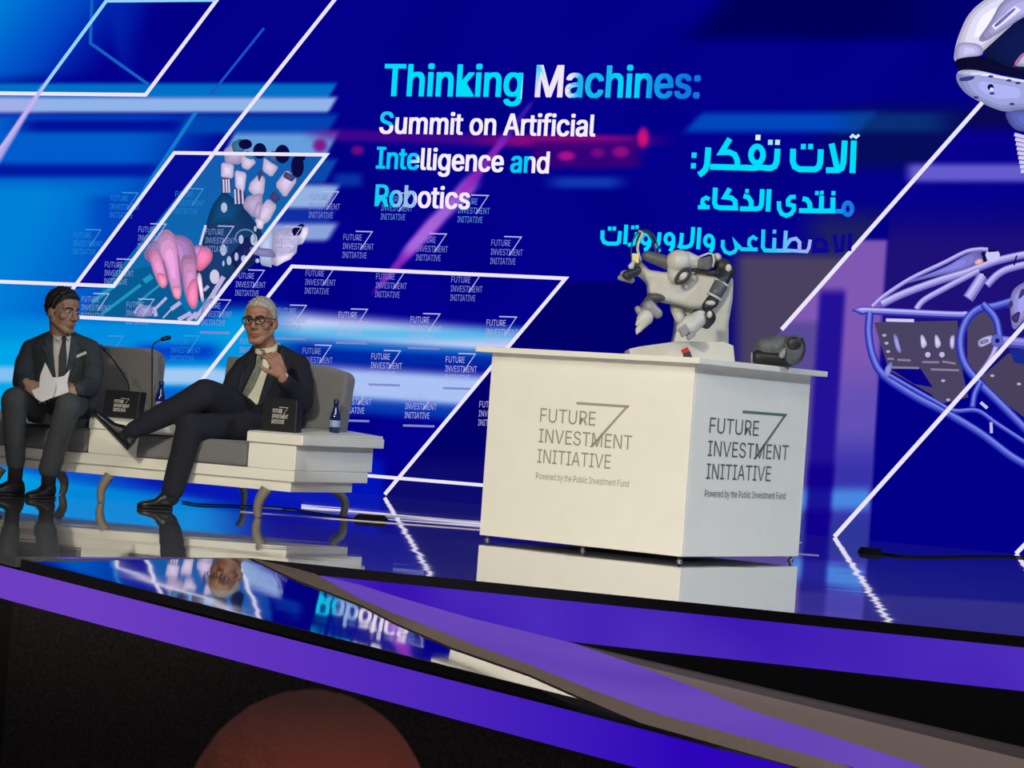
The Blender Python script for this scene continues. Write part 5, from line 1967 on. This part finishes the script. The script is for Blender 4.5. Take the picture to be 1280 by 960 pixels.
# ------------------------------------------------------------------ spectator in the dark foreground
YF = 1.86
top_ = at(395, 868, YF)
MF = head_matrix(Vector(tuple(top_)) + Vector((0, 0, -.1345)), math.radians(182), math.radians(4), math.radians(1), 1.15)
manF = empty('person.002', [top_[0], YF, HZ], 'close-cropped head of a spectator in the dark foreground, seen from behind', 'person')
bm = bmesh.new()
head_prims(bm, MF)
hc = MF @ Vector((0, -.02, -.05))
c0 = Vector((top_[0], YF + .0, 0))
zt_ = top_[2]


def v_(x, y, z): return Vector((top_[0] + x, YF + y, zt_ + z))


add_cap(bm, hc, v_(0, -.02, -.27), .062, .066)
add_loft(bm, [(v_(0, -.05, -.86), Vector((.17, 0, 0)), Vector((0, .12, 0))), (v_(0, -.06, -.62), Vector((.16, 0, 0)), Vector((0, .11, 0))), (v_(0, -.04, -.38), Vector((.19, 0, 0)), Vector((0, .11, 0))), (v_(0, -.03, -.28), Vector((.15, 0, 0)), Vector((0, .08, 0)))])
for s in (-1, 1):
    limb(bm, [v_(s * .19, -.03, -.34), v_(s * .25, -.02, -.60), v_(s * .15, .22, -.68)], [.05, .04, .03])
    hand_prims(bm, v_(s * .15, .24, -.68), Vector((-s * .3, .9, -.1)), Vector((0, 0, 1)), Vector((-s, 0, 0)), (.4, .45, .5, .5), (.5, .3))
    limb(bm, [v_(s * .09, -.04, -.84), v_(s * .12, .40, -.82), v_(s * .12, .42, HZ - zt_ + .09)], [.085, .06, .045])
fuse(bm, 'body', M_skinF, manF, .006, 3)
hair_cap(manF, MF, M_hairF, lambda y, x, sx: np.interp(y, [-.12, -.06, .0, .05, .08], [-.02, .0, .03, .05, .06]), .003, .0795, .0995, .0895, 'cropped_hair', wob=.0002)
M_coat = mat('dark_jacket', (22, 22, 28), 0.9, noise=0.2, nscale=150)
bm = bmesh.new()
add_loft(bm, [(v_(0, -.05, -.88), Vector((.20, 0, 0)), Vector((0, .15, 0))), (v_(0, -.06, -.62), Vector((.20, 0, 0)), Vector((0, .14, 0))), (v_(0, -.04, -.38), Vector((.225, 0, 0)), Vector((0, .14, 0))), (v_(0, -.03, -.29), Vector((.17, 0, 0)), Vector((0, .10, 0))), (v_(0, -.03, -.255), Vector((.085, 0, 0)), Vector((0, .08, 0)))])
for s in (-1, 1):
    limb(bm, [v_(s * .19, -.03, -.35), v_(s * .25, -.02, -.60), v_(s * .15, .21, -.68)], [.075, .062, .045])
    limb(bm, [v_(s * .09, -.04, -.86), v_(s * .12, .40, -.83), v_(s * .12, .42, HZ - zt_ + .10)], [.11, .08, .06])
fuse(bm, 'dark_suit', M_coat, manF, .010, 4)
for s in (-1, 1):
    shoe(manF, (top_[0] + s * .12, YF + .38, HZ + .002), (top_[0] + s * .13, YF + .64, HZ + .002), .09, .048)
M_chair = mat('black_chair_fabric', (20, 20, 24), 0.9, noise=0.2, nscale=120)
ch = empty('hall_chair', [top_[0], YF - .03, HZ], 'dark audience chair under the close-cropped spectator', 'chair')


def cbox(name, x0, x1, y0, y1, z0, z1, bev=.01):
    lo = [(top_[0] + x0, YF + y0, z0), (top_[0] + x1, YF + y0, z0), (top_[0] + x1, YF + y1, z0), (top_[0] + x0, YF + y1, z0)]
    return hexa(name, lo, [(p[0], p[1], z1) for p in lo], M_chair, ch, bev, 2)


zs = zt_ - .965
cbox('seat', -.24, .24, -.20, .26, zs - .06, zs, .02)
cbox('backrest', -.23, .23, -.27, -.215, zs + .02, zs + .50, .02)
for sx in (-.21, .21):
    for sy in (-.24, .22):
        cbox('leg', sx - .014, sx + .014, sy - .014, sy + .014, HZ, zs - .06 if sy > 0 else zs + .06, .004)
